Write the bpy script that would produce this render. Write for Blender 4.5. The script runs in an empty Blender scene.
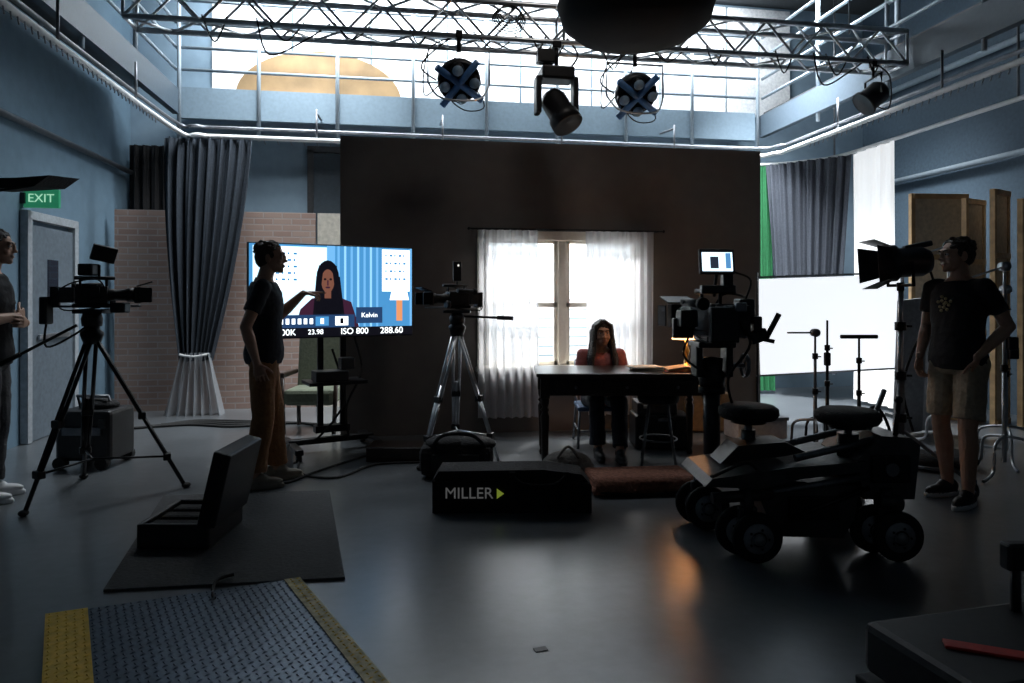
import bpy, bmesh, math, random
from mathutils import Vector, Matrix, noise
random.seed(7)
TH=math.radians(9.2); CT,ST=math.cos(TH),math.sin(TH)
V=Vector
def W(x,d,z=0): return V((x*CT+d*ST, -x*ST+d*CT, z))
SC=bpy.context.scene
# ------------------------------------------------------------ materials
MC={}
def M(name,col,rough=.6,metal=0,bump=0,scale=25,var=.15,es=0,ecol=None,coat=0):
    if name in MC: return MC[name]
    m=bpy.data.materials.new(name); m.use_nodes=True; nt=m.node_tree; b=nt.nodes['Principled BSDF']
    b.inputs['Roughness'].default_value=rough; b.inputs['Metallic'].default_value=metal
    b.inputs['Coat Weight'].default_value=coat
    tc=nt.nodes.new('ShaderNodeTexCoord'); n=nt.nodes.new('ShaderNodeTexNoise')
    n.inputs['Scale'].default_value=scale; n.inputs['Detail'].default_value=4
    nt.links.new(tc.outputs['Object'],n.inputs['Vector'])
    r=nt.nodes.new('ShaderNodeValToRGB'); r.color_ramp.elements[0].position=.3; r.color_ramp.elements[1].position=.7
    r.color_ramp.elements[0].color=[max(0,c*(1-var)) for c in col[:3]]+[1]
    r.color_ramp.elements[1].color=[min(1,c*(1+var)) for c in col[:3]]+[1]
    nt.links.new(n.outputs['Fac'],r.inputs['Fac']); nt.links.new(r.outputs['Color'],b.inputs['Base Color'])
    if bump:
        bp=nt.nodes.new('ShaderNodeBump'); bp.inputs['Strength'].default_value=bump; bp.inputs['Distance'].default_value=.02
        nt.links.new(n.outputs['Fac'],bp.inputs['Height']); nt.links.new(bp.outputs['Normal'],b.inputs['Normal'])
    if es:
        b.inputs['Emission Color'].default_value=list(ecol or col)[:3]+[1]; b.inputs['Emission Strength'].default_value=es
    MC[name]=m; return m
BLK=M('black_plastic',(.012,.012,.014),.45,var=.3)
BLKM=M('black_metal',(.016,.016,.018),.35,.6,var=.3)
CLB=M('black_cloth',(.012,.012,.014),.85,bump=.4,scale=60)
RUB=M('rubber',(.014,.014,.014),.75,bump=.2,scale=80)
ALU=M('aluminium',(.62,.64,.67),.32,.9,var=.1)
GREYM=M('grey_metal',(.2,.21,.23),.4,.7)
DGR=M('dark_grey_paint',(.045,.047,.05),.4,.3,bump=.1)
WHT=M('white_paint',(.75,.76,.77),.5,var=.05)
YEL=M('yellow_paint',(.75,.48,.04),.5,bump=.2)
WOODD=M('dark_wood',(.022,.013,.009),.3,var=.4,scale=12)
WOODL=M('pine_wood',(.5,.33,.17),.6,var=.25,scale=10)
GLS=M('lens_glass',(.02,.03,.05),.05,coat=1)
LINK=M('blue_gel',(.08,.22,.5),.4)
RED=M('red_plastic',(.5,.03,.02),.4)
PAPER=M('paper',(.75,.7,.6),.8)
def E_(name,col,s): return M(name,(.02,.02,.02),.4,es=s,ecol=col)
# ------------------------------------------------------------ mesh builder
class B:
    def __init__(s,name,o=(0,0),room=False):
        s.bm=bmesh.new(); s.name=name; s.mats=[]; s.o=o; s.room=room
    def mi(s,m):
        if m not in s.mats: s.mats.append(m)
        return s.mats.index(m)
    def box(s,c,sz,m,rot=(0,0,0),bev=0):
        t=bmesh.new(); bmesh.ops.create_cube(t,size=1)
        bmesh.ops.scale(t,vec=sz,verts=t.verts)
        if bev: bmesh.ops.bevel(t,geom=t.edges[:],offset=bev,segments=2,affect='EDGES',profile=.5)
        R=Matrix.Rotation(math.radians(rot[2]),4,'Z')@Matrix.Rotation(math.radians(rot[1]),4,'Y')@Matrix.Rotation(math.radians(rot[0]),4,'X')
        s._merge(t,Matrix.Translation(c)@R,m,False)
    def _merge(s,t,mat,m,smooth):
        i=s.mi(m); mp={}
        for v in t.verts: mp[v]=s.bm.verts.new(mat@v.co)
        for f in t.faces:
            try: nf=s.bm.faces.new([mp[v] for v in f.verts])
            except ValueError: continue
            nf.material_index=i; nf.smooth=smooth
        t.free()
    def cyl(s,p1,p2,r,m,r2=None,seg=12,smooth=True):
        p1=V(p1);p2=V(p2); r2=r if r2 is None else r2
        d=p2-p1
        if d.length<1e-6: return
        q=d.to_track_quat('Z','Y').to_matrix()
        i=s.mi(m); rg=[]
        for p,rr in ((p1,r),(p2,r2)):
            rg.append([s.bm.verts.new(p+q@V((rr*math.cos(a*2*math.pi/seg),rr*math.sin(a*2*math.pi/seg),0))) for a in range(seg)])
        for a in range(seg):
            f=s.bm.faces.new([rg[0][a],rg[0][(a+1)%seg],rg[1][(a+1)%seg],rg[1][a]]); f.material_index=i; f.smooth=smooth
        f=s.bm.faces.new(rg[0][::-1]); f.material_index=i
        f=s.bm.faces.new(rg[1]); f.material_index=i
    def tube(s,pts,r,m,seg=8,n=6,smoothp=True):
        P=[V(p) for p in pts]
        if smoothp and len(P)>2:
            Q=[]
            E=[P[0]]+P+[P[-1]]
            for k in range(1,len(E)-2):
                for j in range(n):
                    t=j/n; a,b,c,d=E[k-1],E[k],E[k+1],E[k+2]
                    Q.append(.5*((2*b)+(c-a)*t+(2*a-5*b+4*c-d)*t*t+(3*b-a-3*c+d)*t**3))
            Q.append(P[-1]); P=Q
        i=s.mi(m); prev=None; up=V((.13,.07,1)).normalized()
        for k,p in enumerate(P):
            t=(P[min(k+1,len(P)-1)]-P[max(k-1,0)]).normalized()
            a=t.cross(up)
            if a.length<.05: a=t.cross(V((1,0,0)))
            a.normalize(); b=t.cross(a)
            rg=[s.bm.verts.new(p+r*(a*math.cos(q*2*math.pi/seg)+b*math.sin(q*2*math.pi/seg))) for q in range(seg)]
            if prev:
                for q in range(seg):
                    f=s.bm.faces.new([prev[q],prev[(q+1)%seg],rg[(q+1)%seg],rg[q]]); f.material_index=i; f.smooth=True
            prev=rg
    def sph(s,c,r,m,rot=(0,0,0),seg=16):
        if not hasattr(r,'__len__'): r=(r,r,r)
        t=bmesh.new(); bmesh.ops.create_uvsphere(t,u_segments=seg,v_segments=seg//2+2,radius=1)
        R=Matrix.Rotation(math.radians(rot[2]),4,'Z')@Matrix.Rotation(math.radians(rot[1]),4,'Y')@Matrix.Rotation(math.radians(rot[0]),4,'X')
        s._merge(t,Matrix.Translation(c)@R@Matrix.Diagonal((*r,1)),m,True)
    def lathe(s,prof,c,m,axis=(0,0,1),seg=24):
        q=V(axis).to_track_quat('Z','Y').to_matrix(); c=V(c); i=s.mi(m); prev=None
        for r,z in prof:
            rg=[s.bm.verts.new(c+q@V((max(r,.0005)*math.cos(a*2*math.pi/seg),max(r,.0005)*math.sin(a*2*math.pi/seg),z))) for a in range(seg)]
            if prev:
                for a in range(seg):
                    f=s.bm.faces.new([prev[a],prev[(a+1)%seg],rg[(a+1)%seg],rg[a]]); f.material_index=i; f.smooth=True
            prev=rg
    def prism(s,pts,vec,m):
        i=s.mi(m); a=[s.bm.verts.new(V(p)) for p in pts]; b=[s.bm.verts.new(V(p)+V(vec)) for p in pts]; n=len(a)
        fs=[s.bm.faces.new(a[::-1]),s.bm.faces.new(b)]+[s.bm.faces.new([a[k],a[(k+1)%n],b[(k+1)%n],b[k]]) for k in range(n)]
        for f in fs: f.material_index=i
    def grid(s,fn,nu,nv,m,smooth=True):
        i=s.mi(m); g=[[s.bm.verts.new(V(fn(u/nu,v/nv))) for u in range(nu+1)] for v in range(nv+1)]
        for v in range(nv):
            for u in range(nu):
                f=s.bm.faces.new([g[v][u],g[v][u+1],g[v+1][u+1],g[v+1][u]]); f.material_index=i; f.smooth=smooth
    def done(s,norm=True):
        if norm: bmesh.ops.recalc_face_normals(s.bm,faces=s.bm.faces[:])
        me=bpy.data.meshes.new(s.name); 
        o=V((s.o[0],s.o[1],0))
        for v in s.bm.verts: v.co-=o
        s.bm.to_mesh(me); s.bm.free()
        for m in s.mats: me.materials.append(m)
        ob=bpy.data.objects.new(s.name,me); SC.collection.objects.link(ob)
        if s.room: ob.location=(s.o[0],s.o[1],0)
        else:
            ob.location=W(s.o[0],s.o[1]); ob.rotation_euler=(0,0,-TH)
        return ob
def text(parent,body,size,m,loc,rot,ext=.001,align='CENTER',name='lettering'):
    c=bpy.data.curves.new(name,'FONT'); c.body=body; c.size=size; c.extrude=ext; c.align_x=align; c.align_y='CENTER'
    c.materials.append(m); o=bpy.data.objects.new(name,c); SC.collection.objects.link(o)
    o.parent=parent; o.location=loc; o.rotation_euler=[math.radians(a) for a in rot]; return o
# ------------------------------------------------------------ room shell (room coordinates)
def nodes_floor():
    m=bpy.data.materials.new('painted_concrete_floor'); m.use_nodes=True; nt=m.node_tree; b=nt.nodes['Principled BSDF']; L=nt.links.new
    tc=nt.nodes.new('ShaderNodeTexCoord')
    n1=nt.nodes.new('ShaderNodeTexNoise'); n1.inputs['Scale'].default_value=.9; n1.inputs['Detail'].default_value=8
    n2=nt.nodes.new('ShaderNodeTexNoise'); n2.inputs['Scale'].default_value=14; n2.inputs['Detail'].default_value=6
    for n in (n1,n2): L(tc.outputs['Object'],n.inputs['Vector'])
    r=nt.nodes.new('ShaderNodeValToRGB'); r.color_ramp.elements[0].position=.3; r.color_ramp.elements[1].position=.72
    r.color_ramp.elements[0].color=(.10,.112,.122,1); r.color_ramp.elements[1].color=(.17,.185,.2,1)
    L(n1.outputs['Fac'],r.inputs['Fac'])
    mx=nt.nodes.new('ShaderNodeMixRGB'); mx.blend_type='MULTIPLY'; mx.inputs[0].default_value=.35
    L(r.outputs['Color'],mx.inputs[1]); L(n2.outputs['Fac'],mx.inputs[2]); L(mx.outputs[0],b.inputs['Base Color'])
    mr=nt.nodes.new('ShaderNodeMapRange'); mr.inputs['To Min'].default_value=.22; mr.inputs['To Max'].default_value=.42
    L(n1.outputs['Fac'],mr.inputs['Value']); L(mr.outputs[0],b.inputs['Roughness'])
    b.inputs['Coat Weight'].default_value=.6; b.inputs['Coat Roughness'].default_value=.25
    bp=nt.nodes.new('ShaderNodeBump'); bp.inputs['Strength'].default_value=.1; bp.inputs['Distance'].default_value=.01
    L(n2.outputs['Fac'],bp.inputs['Height']); L(bp.outputs['Normal'],b.inputs['Normal'])
    return m
def brick(name,c1,c2,mort,sc=1,bw=.22,rh=.075):
    m=bpy.data.materials.new(name); m.use_nodes=True; nt=m.node_tree; b=nt.nodes['Principled BSDF']; L=nt.links.new
    tc=nt.nodes.new('ShaderNodeTexCoord'); sx=nt.nodes.new('ShaderNodeSeparateXYZ'); cx=nt.nodes.new('ShaderNodeCombineXYZ')
    L(tc.outputs['Object'],sx.inputs[0]); L(sx.outputs['X'],cx.inputs['X']); L(sx.outputs['Z'],cx.inputs['Y'])
    br=nt.nodes.new('ShaderNodeTexBrick'); L(cx.outputs[0],br.inputs['Vector'])
    br.inputs['Scale'].default_value=sc; br.inputs['Brick Width'].default_value=bw; br.inputs['Row Height'].default_value=rh
    br.inputs['Mortar Size'].default_value=.008; br.inputs['Color1'].default_value=(*c1,1); br.inputs['Color2'].default_value=(*c2,1); br.inputs['Mortar'].default_value=(*mort,1)
    L(br.outputs['Color'],b.inputs['Base Color']); b.inputs['Roughness'].default_value=.8
    bp=nt.nodes.new('ShaderNodeBump'); bp.inputs['Strength'].default_value=.5; bp.inputs['Distance'].default_value=.01; bp.invert=True
    L(br.outputs['Fac'],bp.inputs['Height']); L(bp.outputs['Normal'],b.inputs['Normal'])
    return m
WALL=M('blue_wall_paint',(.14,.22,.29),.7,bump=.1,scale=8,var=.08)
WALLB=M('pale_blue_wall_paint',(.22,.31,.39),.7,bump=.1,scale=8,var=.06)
LX,RX,BY,CH=-3.46,7.0,9.5,5.7
b=B('floor',room=True); b.box((1.8,4,-.05),(12,12,.1),nodes_floor()); b.done()
b=B('ceiling',room=True); b.box((1.8,4,CH+.05),(12,12,.1),M('dark_ceiling_paint',(.05,.055,.06),.8)); b.done()
b=B('wall_left',room=True); b.box((LX-.1,4,CH/2),(.2,12,CH),WALL); b.done()
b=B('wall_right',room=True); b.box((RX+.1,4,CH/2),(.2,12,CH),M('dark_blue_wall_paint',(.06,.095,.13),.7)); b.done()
b=B('wall_back',room=True); b.box((1.8,BY+.1,CH/2),(12,.2,CH),WALLB)
b.done()
b=B('lit_white_wall_boxes',room=True)  # white boxes added; bright light on the upper wall put into their colour
for k in range(8): b.box((-2.45+k*1.03+.5,BY-.03,4.85),(1.0,.05,1.6),M('lit_white',(.88,.9,.92),.8),bev=.01)
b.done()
b=B('door_1',o=(LX+.03,7.4),room=True)
b.box((LX+.03,7.4,1.02),(.04,.84,2.03),M('door_paint',(.15,.185,.22),.5),bev=.004)
for y in (6.94,7.86): b.box((LX+.04,y,1.05),(.07,.08,2.09),M('door_casing',(.38,.41,.44),.5),bev=.004)
b.box((LX+.04,7.4,2.12),(.07,1.0,.08),MC['door_casing'],bev=.004)
b.box((LX+.07,7.4,.98),(.03,.6,.05),ALU,bev=.01); b.box((LX+.052,7.4,1.5),(.012,.2,.45),GLS)
b.done()
b=B('door_2',o=(-.7,BY-.04),room=True)
b.box((-.72,BY-.03,1.65),(.9,.05,3.28),M('dark_door_paint',(.03,.045,.06),.6),bev=.006)
for x in (-1.2,-.24): b.box((x,BY-.04,1.67),(.08,.07,3.33),DGR)
b.box((-.72,BY-.04,3.34),(1.04,.07,.08),DGR); b.box((-.72,BY-.06,1.0),(.7,.02,.05),ALU); b.done()
# exit sign
b=B('exit_sign',o=(LX,6.95),room=True)
b.box((LX+.17,6.95,2.27),(.3,.04,.17),M('exit_green',(.02,.22,.1),.4,es=.25,ecol=(.05,.5,.25)),bev=.006)
b.box((LX+.02,6.95,2.27),(.04,.08,.1),BLK); b.cyl((LX+.03,6.95,2.27),(LX+.2,6.95,2.27),.012,BLK)
ex=b.done(); text(ex,'EXIT',.11,E_('exit_letters',(.5,1,.7),.7),(.17,-.024,2.27),(90,0,0))
# ------------------------------------------------------------ curtain track, catwalk, truss
b=B('curtain_track',room=True)
zt=3.23
pts=[(-2.5,-.8,zt),(-2.5,3,zt),(-2.5,7.9,zt),(-2.3,8.35,zt),(-1.8,8.4,zt),(1,8.42,zt),(4.3,8.45,zt),(4.8,8.2,zt),(4.85,7.6,zt),(4.85,3,zt),(4.85,-.5,zt)]
b.tube(pts,.028,WHT,n=5)
b.tube([(p[0]*1.02,p[1]+.06,p[2]+.12) for p in pts],.02,GREYM,n=5)
for x in (-2.5,4.85):
    for y in (1,2.5,4,5.5,7): b.cyl((x,y,zt),(x,y,3.6),.012,GREYM)
    for k in range(60): y=2.5+k*.085; b.cyl((x,y,zt-.02),(x,y+.02,zt-.07),.006,GREYM,seg=6)
for k in range(40): x=-1.6+k*.15; b.cyl((x,8.42,zt-.02),(x+.02,8.42,zt-.07),.006,GREYM,seg=6)
for x in (-1,.5,2,3.5): b.cyl((x,8.42,zt),(x,8.42,3.6),.012,GREYM); b.cyl((x,8.42,3.55),(x,8.9,3.6),.015,GREYM)
b.tube([(4.9,9.0,zt),(5.3,8.8,zt),(5.7,8.3,zt),(5.75,7.3,zt),(5.75,5.5,zt)],.025,WHT)
b.cyl((5.75,5.6,zt),(5.75,5.6,CH),.012,GREYM); b.cyl((5.7,8.3,zt),(5.7,8.3,CH),.012,GREYM)
b.done()
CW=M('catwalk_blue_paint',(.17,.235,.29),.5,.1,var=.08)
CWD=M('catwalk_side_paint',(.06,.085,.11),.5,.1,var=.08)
CP=M('catwalk_pipe_paint',(.30,.36,.41),.45,.2,var=.08)
b=B('catwalk',room=True)
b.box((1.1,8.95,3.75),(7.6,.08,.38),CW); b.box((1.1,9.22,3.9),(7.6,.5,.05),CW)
for z in (3.45,4.15,4.42,4.72,5.0): b.cyl((-2.7,8.9,z),(4.95,8.9,z),.02,CP)
for x in (-2.68,-1.75,-.8,.15,1.1,2.05,3.0,3.95,4.92): b.cyl((x,8.88,3.3),(x,8.88,5.2),.024,CP)
for sx,xx in ((-1,-2.72),(1,5.0)):
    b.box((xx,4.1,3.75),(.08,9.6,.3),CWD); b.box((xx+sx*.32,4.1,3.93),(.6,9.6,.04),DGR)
    for z in (4.15,4.42,4.72,5.0): b.cyl((xx,-.7,z),(xx,8.9,z),.02,CP)
    for y in (.4,1.6,2.8,4.0,5.2,6.4,7.6): b.cyl((xx,y,3.5),(xx,y,5.2),.024,CP)
    for y in (1,3,5,7): b.cyl((xx+sx*.6,y,3.9),(xx+sx*.6,y,CH),.03,CP)
b.done()
b=B('plywood_arch',o=(-.6,9.25),room=True)
n=28; pp=[(-1.05+1.05*math.cos(math.pi*k/n),9.2,3.95+.62*math.sin(math.pi*k/n)) for k in range(n+1)]
b.prism(pp,(0,.05,0),M('arch_plywood',(.30,.19,.09),.6,var=.25,scale=3)); b.done()
b=B('lighting_truss',o=(1.45,6.17),room=True)
z0,z1,y0,y1=3.66,3.98,6.02,6.32; x0,x1=-2.25,4.92
for z in (z0,z1):
    for y in (y0,y1): b.cyl((x0,y,z),(x1,y,z),.025,ALU)
nb=24; dx=(x1-x0)/nb
for k in range(nb):
    a=x0+k*dx; c=a+dx
    if k%2: a,c=c,a
    for y in (y0,y1): b.cyl((a,y,z0),(c,y,z1),.012,ALU,seg=8)
    for z in (z0,z1): b.cyl((a,y0,z),(c,y1,z),.012,ALU,seg=8)
for x in (x0,x1,1.45): 
    for z in (z0,z1): b.cyl((x,y0,z),(x,y1,z),.014,ALU)
    for y in (y0,y1): b.cyl((x,y,z0),(x,y,z1),.014,ALU)
for x in (-1.6,1.0,4.4): b.cyl((x,6.17,z1),(x,6.17,CH),.01,GREYM)
b.done()
b=B('wall_conduit',room=True)
for z in (3.0,4.3): b.cyl((RX-.08,-1,z),(RX-.08,9.4,z),.04,CP)
b.cyl((LX+.06,-1,2.95),(LX+.06,9.4,2.95),.03,GREYM)
b.done()
b=B('cable_loops',room=True)
for k in range(12):
    x=-1.6+k*.56+random.uniform(-.1,.1); w=random.uniform(.15,.45); d=random.uniform(.08,.22)
    b.tube([(x,6.0,3.7),(x+w*.5,6.02,3.66-d),(x+w,6.02,3.7)],.007,BLK)
for x in (-1.2,3.9):
    b.tube([(x,6.0,3.7),(x+.1,6.0,3.4),(x+.4,6.02,3.55),(x+.6,6.02,3.7)],.008,BLK)
for k in range(6):
    rr=.09+.012*k; b.tube([(.95+rr*math.cos(a*.7),5.98+.01*k,3.88-.01*k+rr*.8*math.sin(a*.7)) for a in range(10)],.006,BLK)
b.done()
def ring_light(x,y,z,nm='hanging_studio_light'):
    b=B(nm,o=(x,y),room=True)
    b.cyl((x,y,z+.42),(x,y,z+.24),.02,BLKM); b.box((x,y,z+.39),(.06,.08,.07),BLKM,bev=.008)
    b.tube([(x-.27,y,z-.04),(x-.27,y,z+.26),(x+.27,y,z+.26),(x+.27,y,z-.04)],.012,ALU,smoothp=False)
    b.lathe([(.12,.06),(.17,.06),(.19,0),(.19,-.06),(.17,-.07),(.165,-.02),(.05,0),(0,.0)],(x,y,z),DGR,axis=(0,.75,.65))
    q=V((0,.75,.65)).to_track_quat('Z','Y').to_matrix(); C=V((x,y,z))
    for k in range(2):
        a=math.pi/2*k+.6; d=q@V((math.cos(a)*.25,math.sin(a)*.25,-.1)); e=q@V((-math.cos(a)*.25,-math.sin(a)*.25,-.1))
        b.cyl(C+d,C+e,.03,LINK)
    for k in range(4):
        a=math.pi/2*k+.6+math.pi/4; d=q@V((math.cos(a)*.13,math.sin(a)*.13,-.09)); b.sph(C+d,.06,BLKM); b.sph(C+d+q@V((0,0,-.03)),.048,M('pale_blue_reflector',(.3,.45,.6),.3))
    b.tube([C+V((.27,0,-.04)),C+V((.16,-.1,-.2)),C+V((-.16,-.1,-.2)),C+V((-.27,0,-.04))],.009,ALU)
    b.tube([C+V((-.2,0,-.02)),C+V((-.33,0,.1)),C+V((-.15,0,.3)),C+V((0,0,.4))],.008,BLK)
    b.tube([C+V((.1,.1,.05)),C+V((.24,.1,-.2)),C+V((.05,.1,-.24)),C+V((-.1,0,-.1)),C+V((0,0,.3))],.006,BLK)
    b.tube([C+V((-.1,.1,.05)),C+V((-.3,.05,-.14)),C+V((-.26,0,.25)),C+V((0,0,.38))],.006,BLK)
    return b.done()
ring_light(.5,6.02,3.28); ring_light(2.12,6.02,3.24)
b=B('moving_head_light',o=(1.40,6.02),room=True); x,y,z=1.38,6.02,3.0
b.box((x,y,z+.36),(.3,.22,.12),BLK,bev=.02); b.cyl((x,y,z+.42),(x,y,z+.655),.02,BLKM); b.box((x,y,z+.63),(.08,.09,.06),BLKM,bev=.008)
b.box((x-.17,y,z+.17),(.05,.14,.34),BLK,bev=.015); b.box((x+.17,y,z+.17),(.05,.14,.34),BLK,bev=.015)
b.lathe([(0,-.17),(.09,-.16),(.12,-.1),(.12,.08),(.14,.1),(.14,.2),(.12,.2),(0,.17)],(x+.02,y,z+.06),BLK,axis=(.35,-.4,-.8))
b.tube([(x,y,z+.4),(x-.16,y,z+.5),(x-.1,y,z+.7)],.01,BLK); b.tube([(x+.1,y,z+.4),(x+.2,y,z+.55),(x+.1,y,z+.7)],.01,BLK)
b.box((x-.1,y,z+.52),(.16,.12,.12),BLK,bev=.01); b.done()
def fresnel(x,y,z,ax,nm='fresnel_light',top=None):
    b=B(nm,o=(x,y),room=True); a=V(ax).normalized(); c=V((x,y,z))
    b.lathe([(0,-.13),(.08,-.12),(.11,-.08),(.11,.08),(.13,.1),(.13,.13),(.11,.12),(0,.11)],c,BLK,axis=a)
    q=a.to_track_quat('Z','Y').to_matrix(); s=q@V((1,0,0)); s.z=0; s.normalize()
    b.tube([c-s*.15,c-s*.15+V((0,0,.18)),c+s*.15+V((0,0,.18)),c+s*.15],.012,BLKM,smoothp=False)
    b.cyl(c+V((0,0,.18)),(x,y,top),.014,BLKM); b.box((x,y,top-.02),(.05,.06,.06),BLKM)
    b.tube([c+V((0,.1,0)),c+V((.2,.05,-.1)),c+V((.18,0,.2)),V((x,y,top))],.007,BLK)
    return b.done()
fresnel(4.55,6.02,3.32,(-.6,.1,-.5),top=3.65)
X,D=.76,4.2
b=B('space_light',o=(X,D)); dz=.085
b.lathe([(0,2.83+dz),(.2,2.845+dz),(.36,2.89+dz),(.45,2.96+dz),(.475,3.05+dz),(.475,3.7),(.3,3.85),(0,3.86)],(X,D,0),M('black_silk',(.005,.005,.006),.85),seg=48)
b.tube([(X+.475*math.cos(a*math.pi/12),D+.475*math.sin(a*math.pi/12),3.06+dz) for a in range(25)],.008,BLKM)
b.cyl((X,D,3.85),(X,D,CH),.015,GREYM); b.done()
# ------------------------------------------------------------ set wall and its window
SY=6.79
SETP=M('set_wall_paint',(.135,.118,.105),.75,bump=.15,scale=6,var=.08)
b=B('wall_set',o=(1.6,SY),room=True)
wx0,wx1,wz0,wz1=.82,2.42,.66,1.95
sx0,sx1,sh=-.585,3.794,2.92
th=.09
for (a,c,e,f) in ((sx0,wx0,0,sh),(wx1,sx1,0,sh),(wx0,wx1,0,wz0),(wx0,wx1,wz1,sh)):
    b.box(((a+c)/2,SY+th/2,(e+f)/2),(c-a,th,f-e),SETP)
for x in (sx0+.3,3.4):
    b.cyl((x,SY+.1,2.4),(x,SY+1.1,.05),.03,WOODL); b.cyl((x,SY+.1,.05),(x,SY+1.1,.05),.03,WOODL)
b.done()
b=B('window_1',o=(1.6,SY),room=True)
FR=M('window_frame_paint',(.85,.80,.70),.45,var=.04)
wc=(wx0+wx1)/2
for x in (wx0-.03,wx1+.03): b.box((x,SY-.01,1.305),(.09,.05,1.43),FR,bev=.006)
b.box((wc,SY-.01,wz1+.03),(1.75,.05,.09),FR,bev=.006); b.box((wc,SY-.04,wz0-.02),(1.78,.12,.05),FR,bev=.008)
b.box((wc,SY+.03,1.305),(.085,.06,1.29),FR,bev=.006)
for (a,c) in ((wx0,wc-.04),(wc+.04,wx1)):
    m_=(a+c)/2
    for x in (a+.02,c-.02): b.box((x,SY+.04,1.305),(.045,.04,1.29),FR,bev=.004)
    for z in (wz0+.025,1.28,wz1-.02): b.box((m_,SY+.04,z),(c-a,.04,.05),FR,bev=.004)
b.done()
SH=bpy.data.materials.new('sheer_fabric'); SH.use_nodes=True; nt=SH.node_tree; nt.nodes.clear()
o_=nt.nodes.new('ShaderNodeOutputMaterial'); di=nt.nodes.new('ShaderNodeBsdfDiffuse'); tr=nt.nodes.new('ShaderNodeBsdfTranslucent'); tp=nt.nodes.new('ShaderNodeBsdfTransparent')
di.inputs[0].default_value=(.85,.85,.87,1); tr.inputs[0].default_value=(.72,.72,.74,1)
m1=nt.nodes.new('ShaderNodeMixShader'); m2=nt.nodes.new('ShaderNodeMixShader'); m1.inputs[0].default_value=.6
wv=nt.nodes.new('ShaderNodeTexNoise'); wv.inputs['Scale'].default_value=9; mr=nt.nodes.new('ShaderNodeMapRange'); mr.inputs['To Min'].default_value=.74; mr.inputs['To Max'].default_value=.93
L=nt.links.new; L(wv.outputs['Fac'],mr.inputs['Value']); L(mr.outputs[0],m2.inputs[0])
L(di.outputs[0],m1.inputs[1]); L(tr.outputs[0],m1.inputs[2]); L(tp.outputs[0],m2.inputs[1]); L(m1.outputs[0],m2.inputs[2]); L(m2.outputs[0],o_.inputs[0])
def drape(nm,p0,p1,zt_,zb,mat,folds=10,amp=.05,wfun=None,o=None):
    p0=V((*p0,0)); p1=V((*p1,0)); ax=(p1-p0); nr=V((-ax.y,ax.x,0)).normalized(); mid=(p0+p1)/2
    b=B(nm,o=(mid.x,mid.y),room=True)
    def fn(u,v):
        w,c=(1,0) if not wfun else wfun(v)
        z=zt_+(zb-zt_)*v
        ph=u*folds*2*math.pi
        p=mid+ax*((u-.5)*w+c)+nr*(math.sin(ph+.6*math.sin(v*3+u*5))*amp*(.6+.4*v)+.3*amp*math.sin(ph*2.3+1))
        return (p.x,p.y,z)
    b.grid(fn,folds*12,14,mat)
    return b
drape('sheer_curtain',(.744,6.65),(1.334,6.65),2.02,.17,SH,7,.035,wfun=lambda v:(1+.05*v,.02*v)).done()
drape('sheer_curtain',(1.828,6.65),(2.536,6.65),2.02,.17,SH,8,.035,wfun=lambda v:(1-.05*v,.02*v)).done()
b=B('curtain_rod',o=(1.6,6.65),room=True); b.cyl((.66,6.65,2.03),(2.64,6.65,2.03),.009,BLKM); b.sph((.65,6.65,2.03),.016,BLKM); b.sph((2.65,6.65,2.03),.016,BLKM)
for x in (.7,2.6): b.cyl((x,6.65,2.03),(x,6.79,2.03),.008,BLKM)
b.done()
BK=brick('whitewashed_siding',(.75,.78,.8),(.62,.68,.72),(.22,.32,.36),1,1.6,.11)
b=B('window_backdrop_flat',o=(1.9,8.05),room=True); b.box((2.0,8.05,1.3),(3.4,.04,2.6),BK)
b.cyl((.6,8.1,2.2),(.6,8.7,.02),.025,WOODL); b.cyl((3.3,8.1,2.2),(3.3,8.7,.02),.025,WOODL); b.done()
BR=brick('painted_brick',(.30,.20,.17),(.36,.26,.22),(.36,.31,.29))
b=B('brick_scenery_flat',o=(-2.1,8.75),room=True); b.box((-2.2,8.75,1.2),(2.3,.06,2.4),BR)
for x in (-3.2,-1.2): b.cyl((x,8.8,2.0),(x,9.2,.02),.025,WOODL)
b.done()
b=B('pale_scenery_flat',o=(-.65,8.75),room=True); b.box((-.65,8.75,1.2),(.75,.05,2.4),M('cream_paint',(.5,.47,.41),.7)); b.cyl((-.65,8.8,2.0),(-.65,9.2,.02),.02,WOODL); b.done()
drape('corner_shade_sheet',(-3.42,9.35),(-2.75,9.35),3.3,.02,CLB,6,.04).done()  # black sheet added to paint in the shade of the back left corner
CUR=M('slate_velvet',(.04,.053,.072),.9,bump=.2,scale=40,var=.2)
b=drape('stage_curtain',(-2.70,8.4),(-1.72,8.4),3.2,.62,CUR,9,.07,wfun=lambda v:(1-.62*v**1.7,-.15*v)); b.done()
PL=bpy.data.materials.new('clear_plastic_sheet'); PL.use_nodes=True; pb=PL.node_tree.nodes['Principled BSDF']; pb.inputs['Base Color'].default_value=(.42,.46,.5,1); pb.inputs['Roughness'].default_value=.2; pb.inputs['Alpha'].default_value=.65
b=drape('plastic_curtain_bag',(-2.68,8.36),(-2.02,8.36),.72,.0,PL,7,.08,wfun=lambda v:(.5+.5*v,-.03*v))
b.tube([(-2.50,8.3,.7),(-2.35,8.28,.68),(-2.22,8.3,.7),(-2.22,8.42,.7),(-2.35,8.44,.69),(-2.50,8.42,.7),(-2.50,8.3,.7)],.012,WHT); b.done()
b=drape('stage_curtain',(5.02,8.85),(5.75,8.0),3.2,.35,M('grey_velvet',(.06,.07,.09),.9,bump=.2,scale=40),9,.06,wfun=lambda v:(1-.35*v,0)); b.done()
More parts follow.
